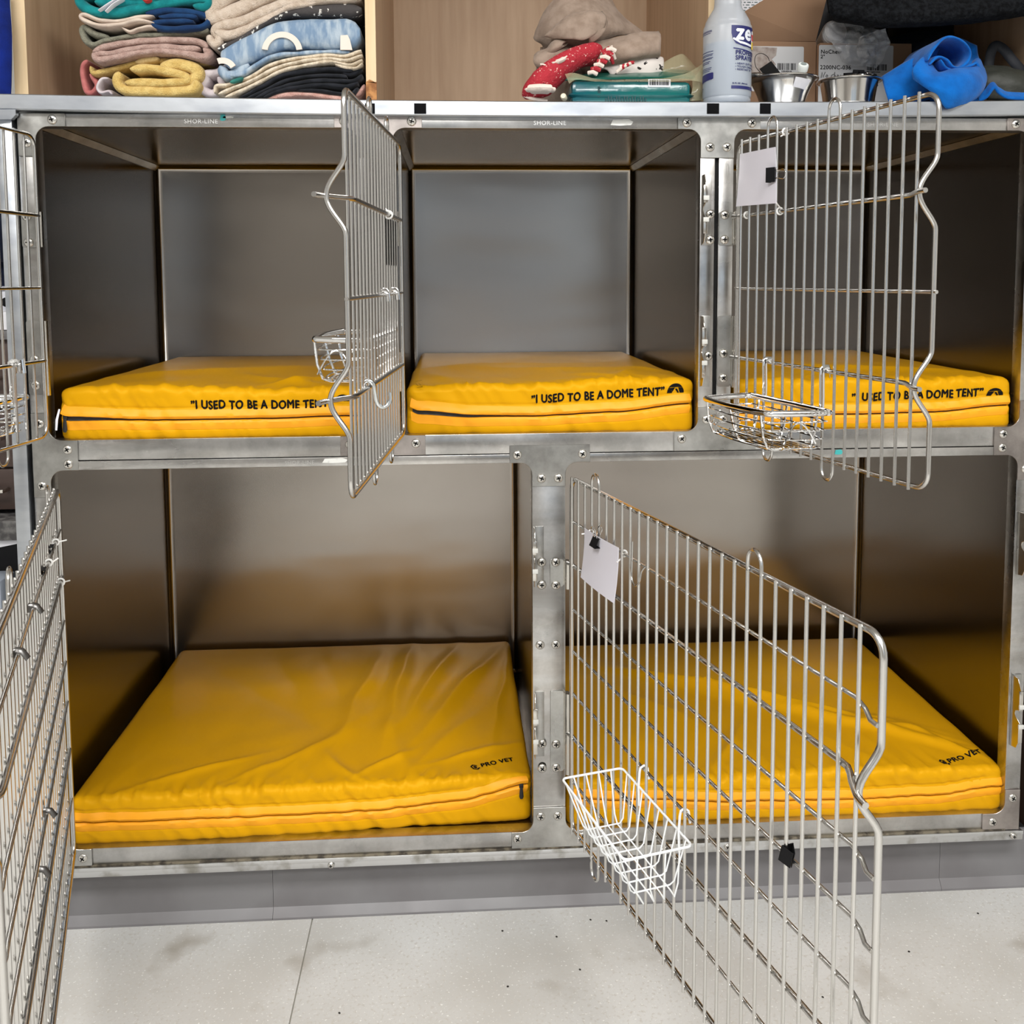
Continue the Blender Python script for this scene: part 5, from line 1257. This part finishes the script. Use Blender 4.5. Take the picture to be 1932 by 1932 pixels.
# ------------------------------------------------------------------ steel bowls and their contents
BOWL = rough_var(mat('bowl_steel', (.62, .60, .57), .15, 1), 20, (1, 1, .2), .1, .22)
def bowl(cx, cy, rr, rb, h, label):
    z = sag(cx) 
    R = empty('steel_bowl', (cx, cy, z), label, 'bowl')
    pf = [(0, .0005), (rb * .9, 0), (rb, .0015), (rb + .003, .006)]
    for k in range(1, 8):
        t = k / 7; pf.append((rb + .003 + (rr - .010 - rb) * t ** 1.3, .006 + (h - .009) * t ** .9))
    pf += [(rr - .003, h - .0012), (rr, h - .0016), (rr + .0006, h - .0004), (rr, h + .0008), (rr - .008, h - .0004)]
    for k in range(6, -1, -1):
        t = k / 7; pf.append((rb + .0015 + (rr - .011 - rb) * t ** 1.3, .0075 + (h - .010) * t ** .9))
    pf.append((0, .006))
    MB().lathe(pf, (cx, cy, z), 56).build('bowl', BOWL, R)
    return R, z
b1, z1_ = bowl(1.3635, .078, .0655, .037, .057, 'small steel bowl with a white sticker, holding a black tag and a vial')
b2, z2_ = bowl(1.4935, .084, .0595, .043, .055, 'small steel bowl piled with black binder clips, right of the other bowl')
mb = MB(); vs = []
for j in range(2):
    for i in range(7):
        a = R9(18 + 34 * i / 6) + .0; rr_ = .0655 - .006 - (1 - j) * .0125; zz = z1_ + .047 - (1 - j) * .0155 + .004 * (1 - i / 6)
        vs.append((1.3635 + rr_ * math.sin(a - .25), .078 - rr_ * math.cos(a - .25) - .002, zz))
mb.add(vs, [(i, i + 1, i + 8, i + 7) for i in range(6)]).build('white_sticker', WHITEP, b1, smooth=False)
a = FX(1453, 146, .075)
T_ = empty('black_tag', a, 'black rectangular tag with a thin wire loop standing in the left bowl', 'tag')
q = [FX(1433, 130, .07), FX(1455, 115, .075), FX(1482, 150, .07), FX(1462, 168, .065)]
mb = MB(); mb.add(q + [p + Vector((.001, .003, 0)) for p in q], [(0, 1, 2, 3), (4, 7, 6, 5), (0, 4, 5, 1), (1, 5, 6, 2), (2, 6, 7, 3), (3, 7, 4, 0)]); mb.build('tag_plate', mat('black_card2', (.008, .008, .008), .7, spec=.1), T_, smooth=False)
MB().tube(spline([FX(1434, 136, .075), FX(1426, 126, .075), FX(1424, 112, .075), FX(1428, 103, .075), FX(1438, 101, .075), FX(1448, 107, .075), FX(1452, 116, .075)], 5), .0006, 6).build('wire_loop', GAP, T_)
V_ = empty('vial', FX(1515, 145, .085), 'small vial with a white ribbed cap standing in the left bowl', 'vial')
c = FX(1516, 124, .075)
MB().lathe([(.0, .0), (.0085, .0), (.010, .001), (.0102, .011), (.009, .0135), (.0, .014)], c + Vector((0, .008, -.008)), 24, (0, -.62, .78)).build('cap', mat('white_cap', s2l(232, 238, 236), .4), V_)
MB().lathe([(.0, .0), (.008, .0), (.008, .034), (.0, .034)], c + Vector((0, .02, -.045)), 20, (0, -.2, .98)).build('glass', mat('green_glass', s2l(70, 100, 90), .15), V_)
MB().lathe([(.0045, 0), (.0052, 0)], c + Vector((0, -.0015, .004)), 18, (0, -.62, .78)).build('cap_ring', mat('cap_grey', s2l(180, 190, 188), .5), V_)
o = MB().tube(spline([FX(1416, 142, .06), FX(1428, 141, .055), FX(1440, 145, .06), FX(1448, 150, .07)], 4), [.007] * 5 + [.009] * 4 + [.006] * 4, 12, flat=.6).build('foil_packet', mat('crumpled_foil', (.35, .34, .33), .3, 1, bump=(90, 1, .003))); recentre(o); tag(o, 'crumpled dark foil packet at the left rim of the left bowl', 'packet')
random.seed(11)
for k, (u, v, y, ax, lab) in enumerate(((1608, 146, .060, (1, .2, .10), 'left'), (1622, 143, .070, (1, -.1, -.05), 'top'), (1634, 144, .062, (1, .1, -.12), 'upper right'), (1648, 149, .066, (1, .3, -.2), 'far right'), (1616, 149, .052, (1, 0, .02), 'front'))):
    axv = Vector(ax).normalized(); up = Vector((.1, .9, .25 + .2 * (k % 2))); up -= axv * up.dot(axv)
    clip('binder_clip', FX(u, v, y), axv, up, axv.cross(up), .021, label='black binder clip in the right bowl, %s one of the pile' % lab, group='binder clips in the right bowl')

# ------------------------------------------------------------------ cardboard boxes with labels
LBL = mat('shipping_label', s2l(205, 206, 208), .6)
def barcode(par, u0, v0, u1, v1, y, sd):
    a = FX(u0, v1, y); b = FX(u1, v0, y); mb = MB(); x = a.x; rnd = random.Random(sd)
    while x < b.x:
        w_ = rnd.choice((.0006, .0011, .0017)); mb.box((x, y - .0004, a.z), (min(x + w_, b.x), y, b.z)); x += w_ + rnd.choice((.0007, .0012, .0018))
    o = mb.build('barcode', INK, par, smooth=False); o['kind'] = 'stuff'
def flat_text(t, u, v, s_, y, par, m=INK, bold=.0002, shear=0, name='lettering'):
    a = FX(u, v, y); return text_mesh(t, s_, lambda x, yy: (a.x + x, y, a.z + yy), name, m, par, align='LEFT', bold=bold, shear=shear)
BY = .215
a = FX(1400, 190, BY); b = FX(1540, 79, BY); zt0 = 1.5185
BX = empty('cardboard_box', ((a.x + b.x) / 2, BY + .12, zt0), 'open brown cardboard box with its lid flap raised, behind the spray bottle', 'box')
mb = MB(); t = .004
for (p, q) in (((a.x, BY, zt0), (b.x, BY + t, b.z)), ((a.x, BY + .24, zt0), (b.x, BY + .244, b.z)), ((a.x, BY + t, zt0), (a.x + t, BY + .24, b.z)), ((b.x - t, BY + t, zt0), (b.x, BY + .24, b.z)), ((a.x, BY, zt0), (b.x, BY + .24, zt0 + .003))): mb.box(p, q)
mb.build('carton', CARD, BX)
q = [FX(1400, 78, BY), FX(1539, 78, BY), FX(1564, -20, BY - .045), FX(1480, -24, BY - .045), FX(1404, 22, BY - .03)]
mb = MB(); mb.add(q + [p + Vector((0, .004, 0)) for p in q], [(0, 1, 2, 3, 4), (9, 8, 7, 6, 5)] + [(i, (i + 1) % 5, (i + 1) % 5 + 5, i + 5) for i in range(5)]); mb.build('lid_flap', CARD, BX, smooth=False)
la = FX(1418, 172, BY - .001); lb = FX(1517, 88, BY - .001)
MB().prism(fillet([(la.x, la.z), (lb.x, la.z), (lb.x, lb.z), (la.x, lb.z)], .003), 'y', BY - .0006, BY + .001).build('label', LBL, BX, smooth=False)
MB().prism([(FX(u, v, BY).x, FX(u, v, BY).z) for u, v in ((1418, 88), (1466, 90), (1464, 105), (1456, 112), (1464, 122), (1450, 134), (1418, 140))], 'y', BY - .0009, BY - .0005).build('scuffed_patch', mat('scuffed_label', s2l(172, 162, 156), .8, var=(90, s2l(140, 126, 118), .4, .7)), BX, smooth=False)
barcode(BX, 1467, 119.5, 1502, 132, BY - .0008, 5); flat_text('2100-0424-36', 1474, 135.5, .0035, BY - .0012, BX)
BY2 = .200
a = FX(1545, 190, BY2); b = FX(1721, 82, BY2)
BX2 = empty('cardboard_box', ((a.x + b.x) / 2, BY2 + .1, zt0), 'closed brown cardboard box with a printed white label, right of the open one', 'box')
MB().box((a.x, BY2, zt0), (b.x, BY2 + .2, b.z), .002).build('carton', CARD, BX2)
la = FX(1543.5, 198, BY2 - .001); lb = FX(1686, 86, BY2 - .001)
MB().prism(fillet([(la.x, la.z), (lb.x, la.z), (lb.x, lb.z), (la.x, lb.z)], .003), 'y', BY2 - .0006, BY2 + .001).build('label', LBL, BX2, smooth=False)
flat_text('NoChew', 1548.5, 101, .0108, BY2 - .0010, BX2); flat_text('2"', 1548, 110, .0100, BY2 - .0010, BX2); flat_text('2200NC-036', 1547, 130.5, .0112, BY2 - .0010, BX2)
def scrawl(par, pts, y, r=.0006):
    MB().tube([FX(u, v, y) for u, v in pts], r, 6).build('handwriting', INK, par)
y_ = BY2 - .001
for pts in ([(1549, 147), (1551, 136), (1553, 146), (1556, 138), (1557, 136)], [(1560, 141), (1558, 144), (1560, 146), (1562, 143), (1560, 141)], [(1573, 140), (1569, 142), (1568, 146), (1572, 147)], [(1575, 136), (1574, 147), (1576, 142), (1578, 147)], [(1580, 144), (1583, 142), (1580, 141), (1580, 146), (1584, 146)], [(1586, 141), (1587, 146), (1589, 142), (1591, 146), (1593, 141), (1597, 143), (1604, 142)]): scrawl(BX2, pts, y_)
barcode(BX2, 1636, 121.5, 1673, 133, BY2 - .0008, 9); flat_text('2200NC0362', 1642, 137, .0035, BY2 - .0012, BX2)
# notice sheet behind
a = FX(1390, 22, .26); b = FX(1446, -30, .26)
NP = empty('notice_sheet', ((a.x + b.x) / 2, .27, a.z - .02), 'white printed sheet standing behind the raised box flap', 'paper')
MB().box((a.x, .262, a.z - .02), (b.x, .2632, b.z + .03)).build('sheet', WHITEP, NP)
mb = MB(); rnd = random.Random(4)
for v in range(-20, 24, 5):
    u = 1396
    while u < 1438:
        l = rnd.uniform(2, 7); p = FX(u, v, .2615); q = FX(u + l, v - 1.4, .2615); mb.box((p.x, .2612, p.z), (q.x, .262, q.z)); u += l + rnd.uniform(2, 4)
o = mb.build('printed_words', mat('grey_print', s2l(90, 110, 110), .7), NP, smooth=False); o['kind'] = 'stuff'
# clear plastic bag with a white roll on the closed box
PBAG = mat('clear_plastic_film', s2l(210, 214, 220), .12, alpha=.36, spec=1.0, bump=(40, 1.0, .01), coat=.5)
zz = FX(1721, 82, BY2).z
BG = empty('plastic_bag', (1.545, .20, zz), 'crumpled clear plastic bag slumped over the closed cardboard box', 'bag')
mb = MB()
patch([[(1560, 44, .20), (1590, 38, .19), (1625, 50, .18), (1668, 54, .19)],
       [(1556, 62, .18), (1592, 62, .17), (1630, 66, .16), (1678, 78, .17)],
       [(1572, 84, .175), (1600, 88, .165), (1636, 92, .165), (1668, 104, .17)],
       [(1590, 112, .185), (1606, 124, .18), (1632, 124, .18), (1652, 128, .185)]], mb=mb, nz=.006, nscale=45, thick=.0006, seed=31, nu=9, nv=9, fold=1)
patch([[(1622, 70, .15), (1650, 60, .15), (1670, 54, .15)], [(1616, 96, .15), (1640, 84, .14), (1678, 76, .15)], [(1624, 122, .16), (1648, 110, .15), (1664, 98, .16)]], mb=mb, nz=.006, nscale=60, thick=.0006, seed=33, nu=9, nv=9, fold=1)
mb.build('film', PBAG, BG, angle=25)
mb = MB(); mb2 = MB()
for k, sc in enumerate((1, .9, .8, .7)):
    pp = [FX(1572 + 26 * sc * math.cos(a) - 2 * k, 58 - 17 * sc * math.sin(a), .20) for a in [i * 2 * PI / 24 for i in range(24)]]
    (mb if k % 2 == 0 else mb2).tube(pp, .0016, 6, closed=True)
o = mb; 
RL = empty('film_roll', FX(1570, 74, .24), 'roll of greyish white bags inside the clear plastic bag', 'roll')
rr_ = .020; cc = FX(1574, 60, .215); cc.z = zz + rr_ + .004
MB().lathe([(rr_ * 1.15, 0), (rr_ * 1.22, .002), (rr_ * 1.22, .13), (rr_ * .5, .132)], cc, 32, (0.25, 1, 0)).build('roll_body', mat('roll_film', s2l(188, 188, 190), .4, bump=(90, .5, .002)), RL)
for k in range(4):
    r = rr_ * (1.1 - .22 * k); MB().lathe([(r, -.003 + .0008 * k), (r - .0012, -.0042 + .0008 * k), (r - .0024, -.003 + .0008 * k), (r - .0024, .004), (r, .004)], cc, 32, (.25, 1, 0)).build('roll_layer', mat('roll_film', (1, 1, 1)), RL)

# ------------------------------------------------------------------ blue fleece over the edge
C_BF = cloth('bright_blue_fleece', s2l(8, 100, 184), s2l(5, 84, 160), 30, (300, .5, .0018), .95)
mb = MB()
# left wing
patch([[(1664, 146, .07), (1700, 122, .06), (1732, 106, .06), (1762, 92, .07), (1774, 82, .08)],
       [(1668, 164, .05), (1698, 148, .04), (1728, 136, .04), (1752, 124, .05), (1764, 112, .07)],
       [(1674, 184, .04), (1700, 176, .03), (1724, 166, .03), (1744, 160, .04), (1762, 150, .06)],
       [(1680, 200, .05), (1706, 200, .035), (1726, 196, .03), (1744, 190, .04), (1764, 186, .06)]], mb=mb, nz=.0015, thick=.006, seed=41)
# front lobe draping over the lip
patch([[(1756, 112, .03), (1742, 108, .01), (1730, 118, -.005), (1722, 132, -.01), (1724, 150, -.010)],
       [(1775, 146, .03), (1766, 138, .0), (1752, 142, -.022), (1744, 154, -.030), (1744, 164, -.028)],
       [(1806, 138, .02), (1800, 132, -.004), (1786, 146, -.036), (1776, 168, -.040), (1770, 184, -.030)],
       [(1836, 126, .03), (1838, 130, .0), (1828, 146, -.034), (1812, 176, -.040), (1784, 204, -.026)],
       [(1848, 122, .06), (1852, 136, .03), (1852, 156, -.01), (1838, 178, -.020), (1806, 200, -.024)],
       [(1856, 130, .08), (1860, 146, .05), (1858, 160, .03), (1846, 180, .0), (1822, 194, -.022)]], mb=mb, nz=.0015, thick=.006, seed=42)
# open roll facing the viewer
ribbon([(1750, 114), (1762, 92), (1780, 74), (1802, 66), (1826, 74), (1841, 92), (1836, 112), (1812, 128), (1790, 126), (1776, 112)], 6.5, -.012, .11, nz=.002, seed=43, mb=mb, slant=.25)
ribbon([(1752, 122), (1770, 108), (1786, 112), (1800, 126), (1830, 124), (1850, 116)], 6.5, -.006, .09, nz=.002, seed=44, mb=mb, slant=.1)
patch([[(1762, 84, .10), (1800, 70, .12), (1842, 86, .12)], [(1750, 116, .10), (1800, 110, .12), (1846, 110, .12)], [(1750, 150, .08), (1800, 150, .08), (1856, 140, .09)], [(1756, 192, .07), (1800, 194, .06), (1850, 192, .07)]], mb=mb, nz=.002, thick=.01, seed=44)
# small fold behind at right + tail
patch([[(1836, 118, .05), (1846, 112, .05), (1852, 124, .05), (1860, 146, .05)], [(1832, 124, .02), (1842, 120, .015), (1850, 136, .015), (1858, 160, .02)]], mb=mb, nz=.001, thick=.006, seed=45)
patch([[(1844, 184, .03), (1860, 168, .03), (1872, 156, .03), (1882, 166, .03), (1900, 174, .03), (1940, 176, .03)], [(1846, 192, .02), (1862, 184, .015), (1876, 166, .01), (1886, 176, .01), (1904, 186, .01), (1940, 188, .012)]], mb=mb, nz=.001, thick=.006, seed=46)
o = mb.build('fleece_blanket', C_BF, angle=80); recentre(o); tag(o, 'bright blue fleece crumpled on the countertop, drooping over its edge', 'blanket')
# dark things in the right bay
DK = mat('black_curly_fleece', s2l(24, 26, 29), .95, bump=(160, 1.0, .006), var=(120, s2l(10, 11, 13), .4, .6), spec=.1)
mb = MB()
patch([[(1556, -60, .10), (1700, -60, .08), (1850, -62, .08), (1990, -66, .10)], [(1562, 6, .05), (1700, 8, .02), (1850, 2, .02), (1990, -10, .04)], [(1570, 30, .08), (1640, 40, .05), (1740, 42, .05), (1850, 30, .05), (1990, 10, .07)][::1][:4] if False else [(1566, 30, .08), (1700, 42, .05), (1850, 30, .05), (1990, 10, .07)], [(1566, 18, .40), (1700, 26, .40), (1850, 20, .40), (1990, 6, .40)]], mb=mb, nz=.004, thick=.02, nscale=14, seed=51)
o = mb.build('pet_bed', DK, angle=80); recentre(o); tag(o, 'thick black curly fleece bed overhanging the right bay of the shelf', 'pet bed')
BIN = mat('black_fabric_bag', s2l(20, 20, 24), .8, bump=(30, .6, .004)); DN = mat('dark_navy_cloth', s2l(20, 28, 46), .9, bump=(120, .6, .003))
mb = MB(); mb.box((1.50, .41, 1.5185), (1.70, .515, 1.80), .02).box((1.71, .34, 1.5185), (1.83, .50, 1.76), .02)
a_ = MB().box((1.50, .41, 1.5185), (1.72, .515, 1.83), .02).build('storage_bag', BIN); recentre(a_); tag(a_, 'black fabric bag upright behind the closed cardboard box', 'bag')
a_ = MB().box((1.73, .36, 1.5185), (1.845, .50, 1.80), .02).build('storage_bag', BIN); recentre(a_); tag(a_, 'black fabric bag in the far right corner of the shelf', 'bag')
mb = MB(); patch([[(1680, 72, .30), (1740, 60, .28), (1800, 62, .28)], [(1690, 88, .26), (1740, 80, .24), (1800, 84, .24)], [(1700, 100, .24), (1750, 98, .22), (1800, 100, .22)], [(1700, 192, .25), (1750, 192, .24), (1810, 192, .24)]], mb=mb, nz=.003, thick=.01, seed=53)
o = mb.build('folded_cloth', DN, angle=80); recentre(o); tag(o, 'dark navy cloth slumped behind the blue fleece', 'cloth')
mb = MB(); mb.tube(spline([FX(1862, 178, .14), FX(1866, 120, .14), FX(1874, 90, .14), (FX(1890, 90, .14)), FX(1912, 116, .13), FX(1932, 140, .13), FX(1950, 176, .13)], 6), .010, 10, flat=.45)
o = mb.build('strap', mat('black_padded_strap', s2l(28, 32, 40), .7)); recentre(o); tag(o, 'black padded strap arching behind the blue fleece', 'strap')
OL = mat('dark_olive_bag', s2l(44, 46, 40), .6, bump=(30, .8, .005))
mb = MB(); patch([[(1850, 128, .10), (1880, 124, .10), (1915, 134, .09), (1960, 140, .1)], [(1856, 150, .07), (1886, 148, .06), (1920, 152, .055), (1960, 156, .06)], [(1862, 188, .07), (1890, 190, .06), (1925, 190, .055), (1960, 190, .06)]], mb=mb, nz=.004, thick=.01, seed=55)
o = mb.build('nylon_bag', OL, angle=80); recentre(o); tag(o, 'dark olive nylon bag at the right edge, behind the blue fleece', 'bag')
mb = MB(); patch([[(1716, 108, .17), (1738, 92, .16), (1754, 94, .17)], [(1722, 118, .16), (1740, 106, .15), (1756, 104, .16)]], mb=mb, nz=.003, nscale=60, thick=.0006, seed=57)
o = mb.build('plastic_wrapper', PBAG, angle=25); recentre(o); tag(o, 'scrap of clear wrapper at the corner of the closed box', 'wrapper')

# ------------------------------------------------------------------ left surroundings seen past the kennels
DARKWOOD = mat('dark_brown_laminate', s2l(74, 58, 52), .5, var=(6, s2l(62, 46, 40), .4, .7, (1, 1, 8)))
YL = .16
def LX(u, v, y=YL): return FX(u, v, y)
zA, zB_ = LX(20, 962).z, LX(20, 640).z
CB = empty('drawer_cabinet', (-.40, .45, zA), 'dark brown drawer cabinet left of the kennels, under the cluttered worktop', 'cabinet')
MB().box((-.75, YL + .004, zA), (-.036, .75, zB_)).build('carcass', DARKWOOD, CB)
for k, (v0, v1) in enumerate(((640, 770), (774, 880), (884, 960))):
    p = LX(0, v0); q = LX(0, v1); d_ = MB().box((-.74, YL - .008, q.z), (-.04, YL + .004, p.z), .002).build('drawer', DARKWOOD, CB)
    hz = (LX(10, 716).z, LX(10, 827).z, LX(8, 925).z)[k]; hx_ = LX(6, 900).x
    MB().tube([(hx_ - .10, YL - .009, hz), (hx_ - .10, YL - .03, hz), (hx_ + .012, YL - .03, hz + .004), (hx_ + .012, YL - .009, hz + .004)], .004, 8).build('handle', SCREW, d_)
wt = LX(20, 622)
o = MB().box((-.76, YL - .02, zB_), (-.034, .76, wt.z), .003).build('worktop', mat('grey_worktop', s2l(104, 102, 104), .5)); recentre(o); tag(o, 'grey worktop left of the kennels', 'worktop')
dz = wt.z
DV = empty('desk_device', (-.13, .22, dz), 'grey and white device with a dark round knob on the left worktop', 'device')
GW = mat('grey_white_plastic', s2l(208, 210, 218), .45); a = LX(19, 538); 
MB().box((-.26, .17, dz), (a.x, .30, LX(0, 546).z), .006).build('housing', GW, DV)
MB().box((-.26, .168, LX(0, 548).z), (a.x - .004, .172, LX(0, 540).z)).build('panel', mat('mid_grey', s2l(150, 152, 168), .5), DV)
MB().lathe([(0, 0), (.008, 0), (.009, -.004), (.009, -.012), (0, -.013)], LX(14, 570) + Vector((0, .006, 0)), 20, (0, 1, 0)).build('knob', BLACK, DV)
o = MB().lathe([(.010, 0), (.022, .001), (.023, .02), (.021, .034), (.008, .036)], (LX(12, 610, .14).x - .006, .16, dz), 24).build('tissue_roll', WHITEP); recentre(o); tag(o, 'white tissue roll at the front of the left worktop', 'tissue')
JK = cloth('dark_navy_jacket', s2l(20, 26, 44), s2l(14, 18, 32), 20); CRM = mat('cream_board', s2l(228, 220, 206), .7)
o = MB().box((-.40, .30, LX(0, 348, .3).z), (LX(9, 300, .3).x, .31, LX(0, 240, .3).z + .06), .002).build('notice_board', CRM)
o.location.z = 0; recentre(o); tag(o, 'cream board on the side wall at the far left edge', 'board')
mb = MB(); patch([[(-14, 398, .26), (4, 396, .25), (15, 398, .26)], [(-14, 440, .24), (4, 440, .23), (22, 446, .25)], [(-14, 490, .24), (6, 494, .24), (30, 496, .26)]], mb=mb, nz=.002, thick=.012, seed=61)
mb2 = mb
patch([[(-14, 490, .27), (4, 490, .27), (20, 492, .27)], [(-14, 540, .26), (6, 540, .26), (24, 540, .27)], [(-14, 612, .27), (6, 612, .27), (20, 612, .27)]], mb=mb, nz=.002, thick=.012, seed=62)
o = mb.build('hanging_jacket', JK, angle=80); recentre(o); tag(o, 'dark navy jacket hanging above the left worktop', 'jacket')
BL_ = cloth('royal_blue_scrubs', s2l(12, 36, 118), s2l(8, 26, 90), 20)
mb = MB(); patch([[(-30, -20, .06), (0, -20, .05), (18, -20, .06)], [(-30, 60, .05), (4, 70, .04), (20, 60, .05)], [(-30, 130, .05), (0, 120, .04), (21, 130, .05)], [(-30, 184, .05), (4, 186, .045), (21, 184, .05)]], mb=mb, nz=.004, nscale=12, thick=.012, seed=63)
o = mb.build('hanging_scrubs', BL_, angle=80); recentre(o); tag(o, 'royal blue cloth hanging at the top left, beside the shelf unit', 'clothing')
# appliance below
zt_ = LX(20, 965).z
AP = empty('floor_appliance', (-.4, .4, 0), 'black appliance under the brown cabinet with a white warning label', 'appliance')
GRN = mat('grey_speckled_top', s2l(118, 116, 114), .5, var=(60, s2l(70, 68, 68), .4, .6))
a0 = LX(0, 1004); 
MB().box((-.75, .10, a0.z - .002), (-.034, .72, zt_ - .004), .003).build('top_slab', GRN, AP)
MB().box((-.75, .112, .0), (-.034, .72, a0.z - .002), .004).build('body', BLACK, AP)
la = FX(-60, 1050, .110); lb = FX(41, 992, .110)
q = [FX(-60, 1045, .110), FX(42, 1024, .110), FX(42, 988, .110), FX(-60, 1004, .110)]
mb = MB(); mb.add(q + [p + Vector((0, .001, 0)) for p in q], [(0, 1, 2, 3), (4, 7, 6, 5), (0, 4, 5, 1), (1, 5, 6, 2), (2, 6, 7, 3), (3, 7, 4, 0)]); mb.build('warning_label', WHITEP, AP, smooth=False)
yw = .1092
tri = [FX(5, 1003, yw), FX(13, 1001.5, yw), FX(9, 995, yw)]
MB().add(tri, [(0, 1, 2)]).build('warning_triangle', INK, AP, smooth=False)
mb = MB(); rnd = random.Random(8)
for k, v in enumerate((998, 1003, 1006.5, 1010, 1013.5, 1017)):
    for (ua, ub) in (((15, 38),) if k == 0 else ((-4, 13), (18, 38))):
        mb.add([FX(ua, v - (ua) * .16 + 3, yw), FX(ub - rnd.random() * 5, v - ub * .16 + 3, yw), FX(ub - 2, v - ub * .16 + 2.1, yw), FX(ua, v - ua * .16 + 2.1, yw)], [(0, 1, 2, 3)])
o = mb.build('fine_print', mat('label_grey', s2l(150, 150, 152), .7), AP, smooth=False); o['kind'] = 'stuff'
o = MB().box((-.30, .02, 0), (-.075, .09, FX(10, 1095, .02).z), .01).build('storage_crate', mat('blue_grey_plastic', s2l(150, 158, 170), .35)); recentre(o); tag(o, 'blue grey plastic crate on the floor behind the lower left door', 'crate')

# ------------------------------------------------------------------ right surroundings
o = MB().box((1.872, .02, .06), (2.45, .60, 1.30), .003).build('brown_cabinet', mat('brown_cabinet_side', s2l(66, 50, 40), .55)); recentre(o); tag(o, 'dark brown cabinet standing right of the kennels', 'cabinet'); CBR = o
for (x, y) in ((1.905, .02), (2.40, .02), (1.905, .54), (2.40, .54)):
    c_ = MB().lathe([(0, -.011), (.024, -.011), (.027, -.008), (.027, .008), (.024, .011), (0, .011)], (x, y, .028), 24, (1, 0, 0)).build('caster', BLACK, CBR)
    MB().box((x - .016, y - .012, .030), (x + .016, y + .012, .063)).build('caster_fork', BLACK, c_)
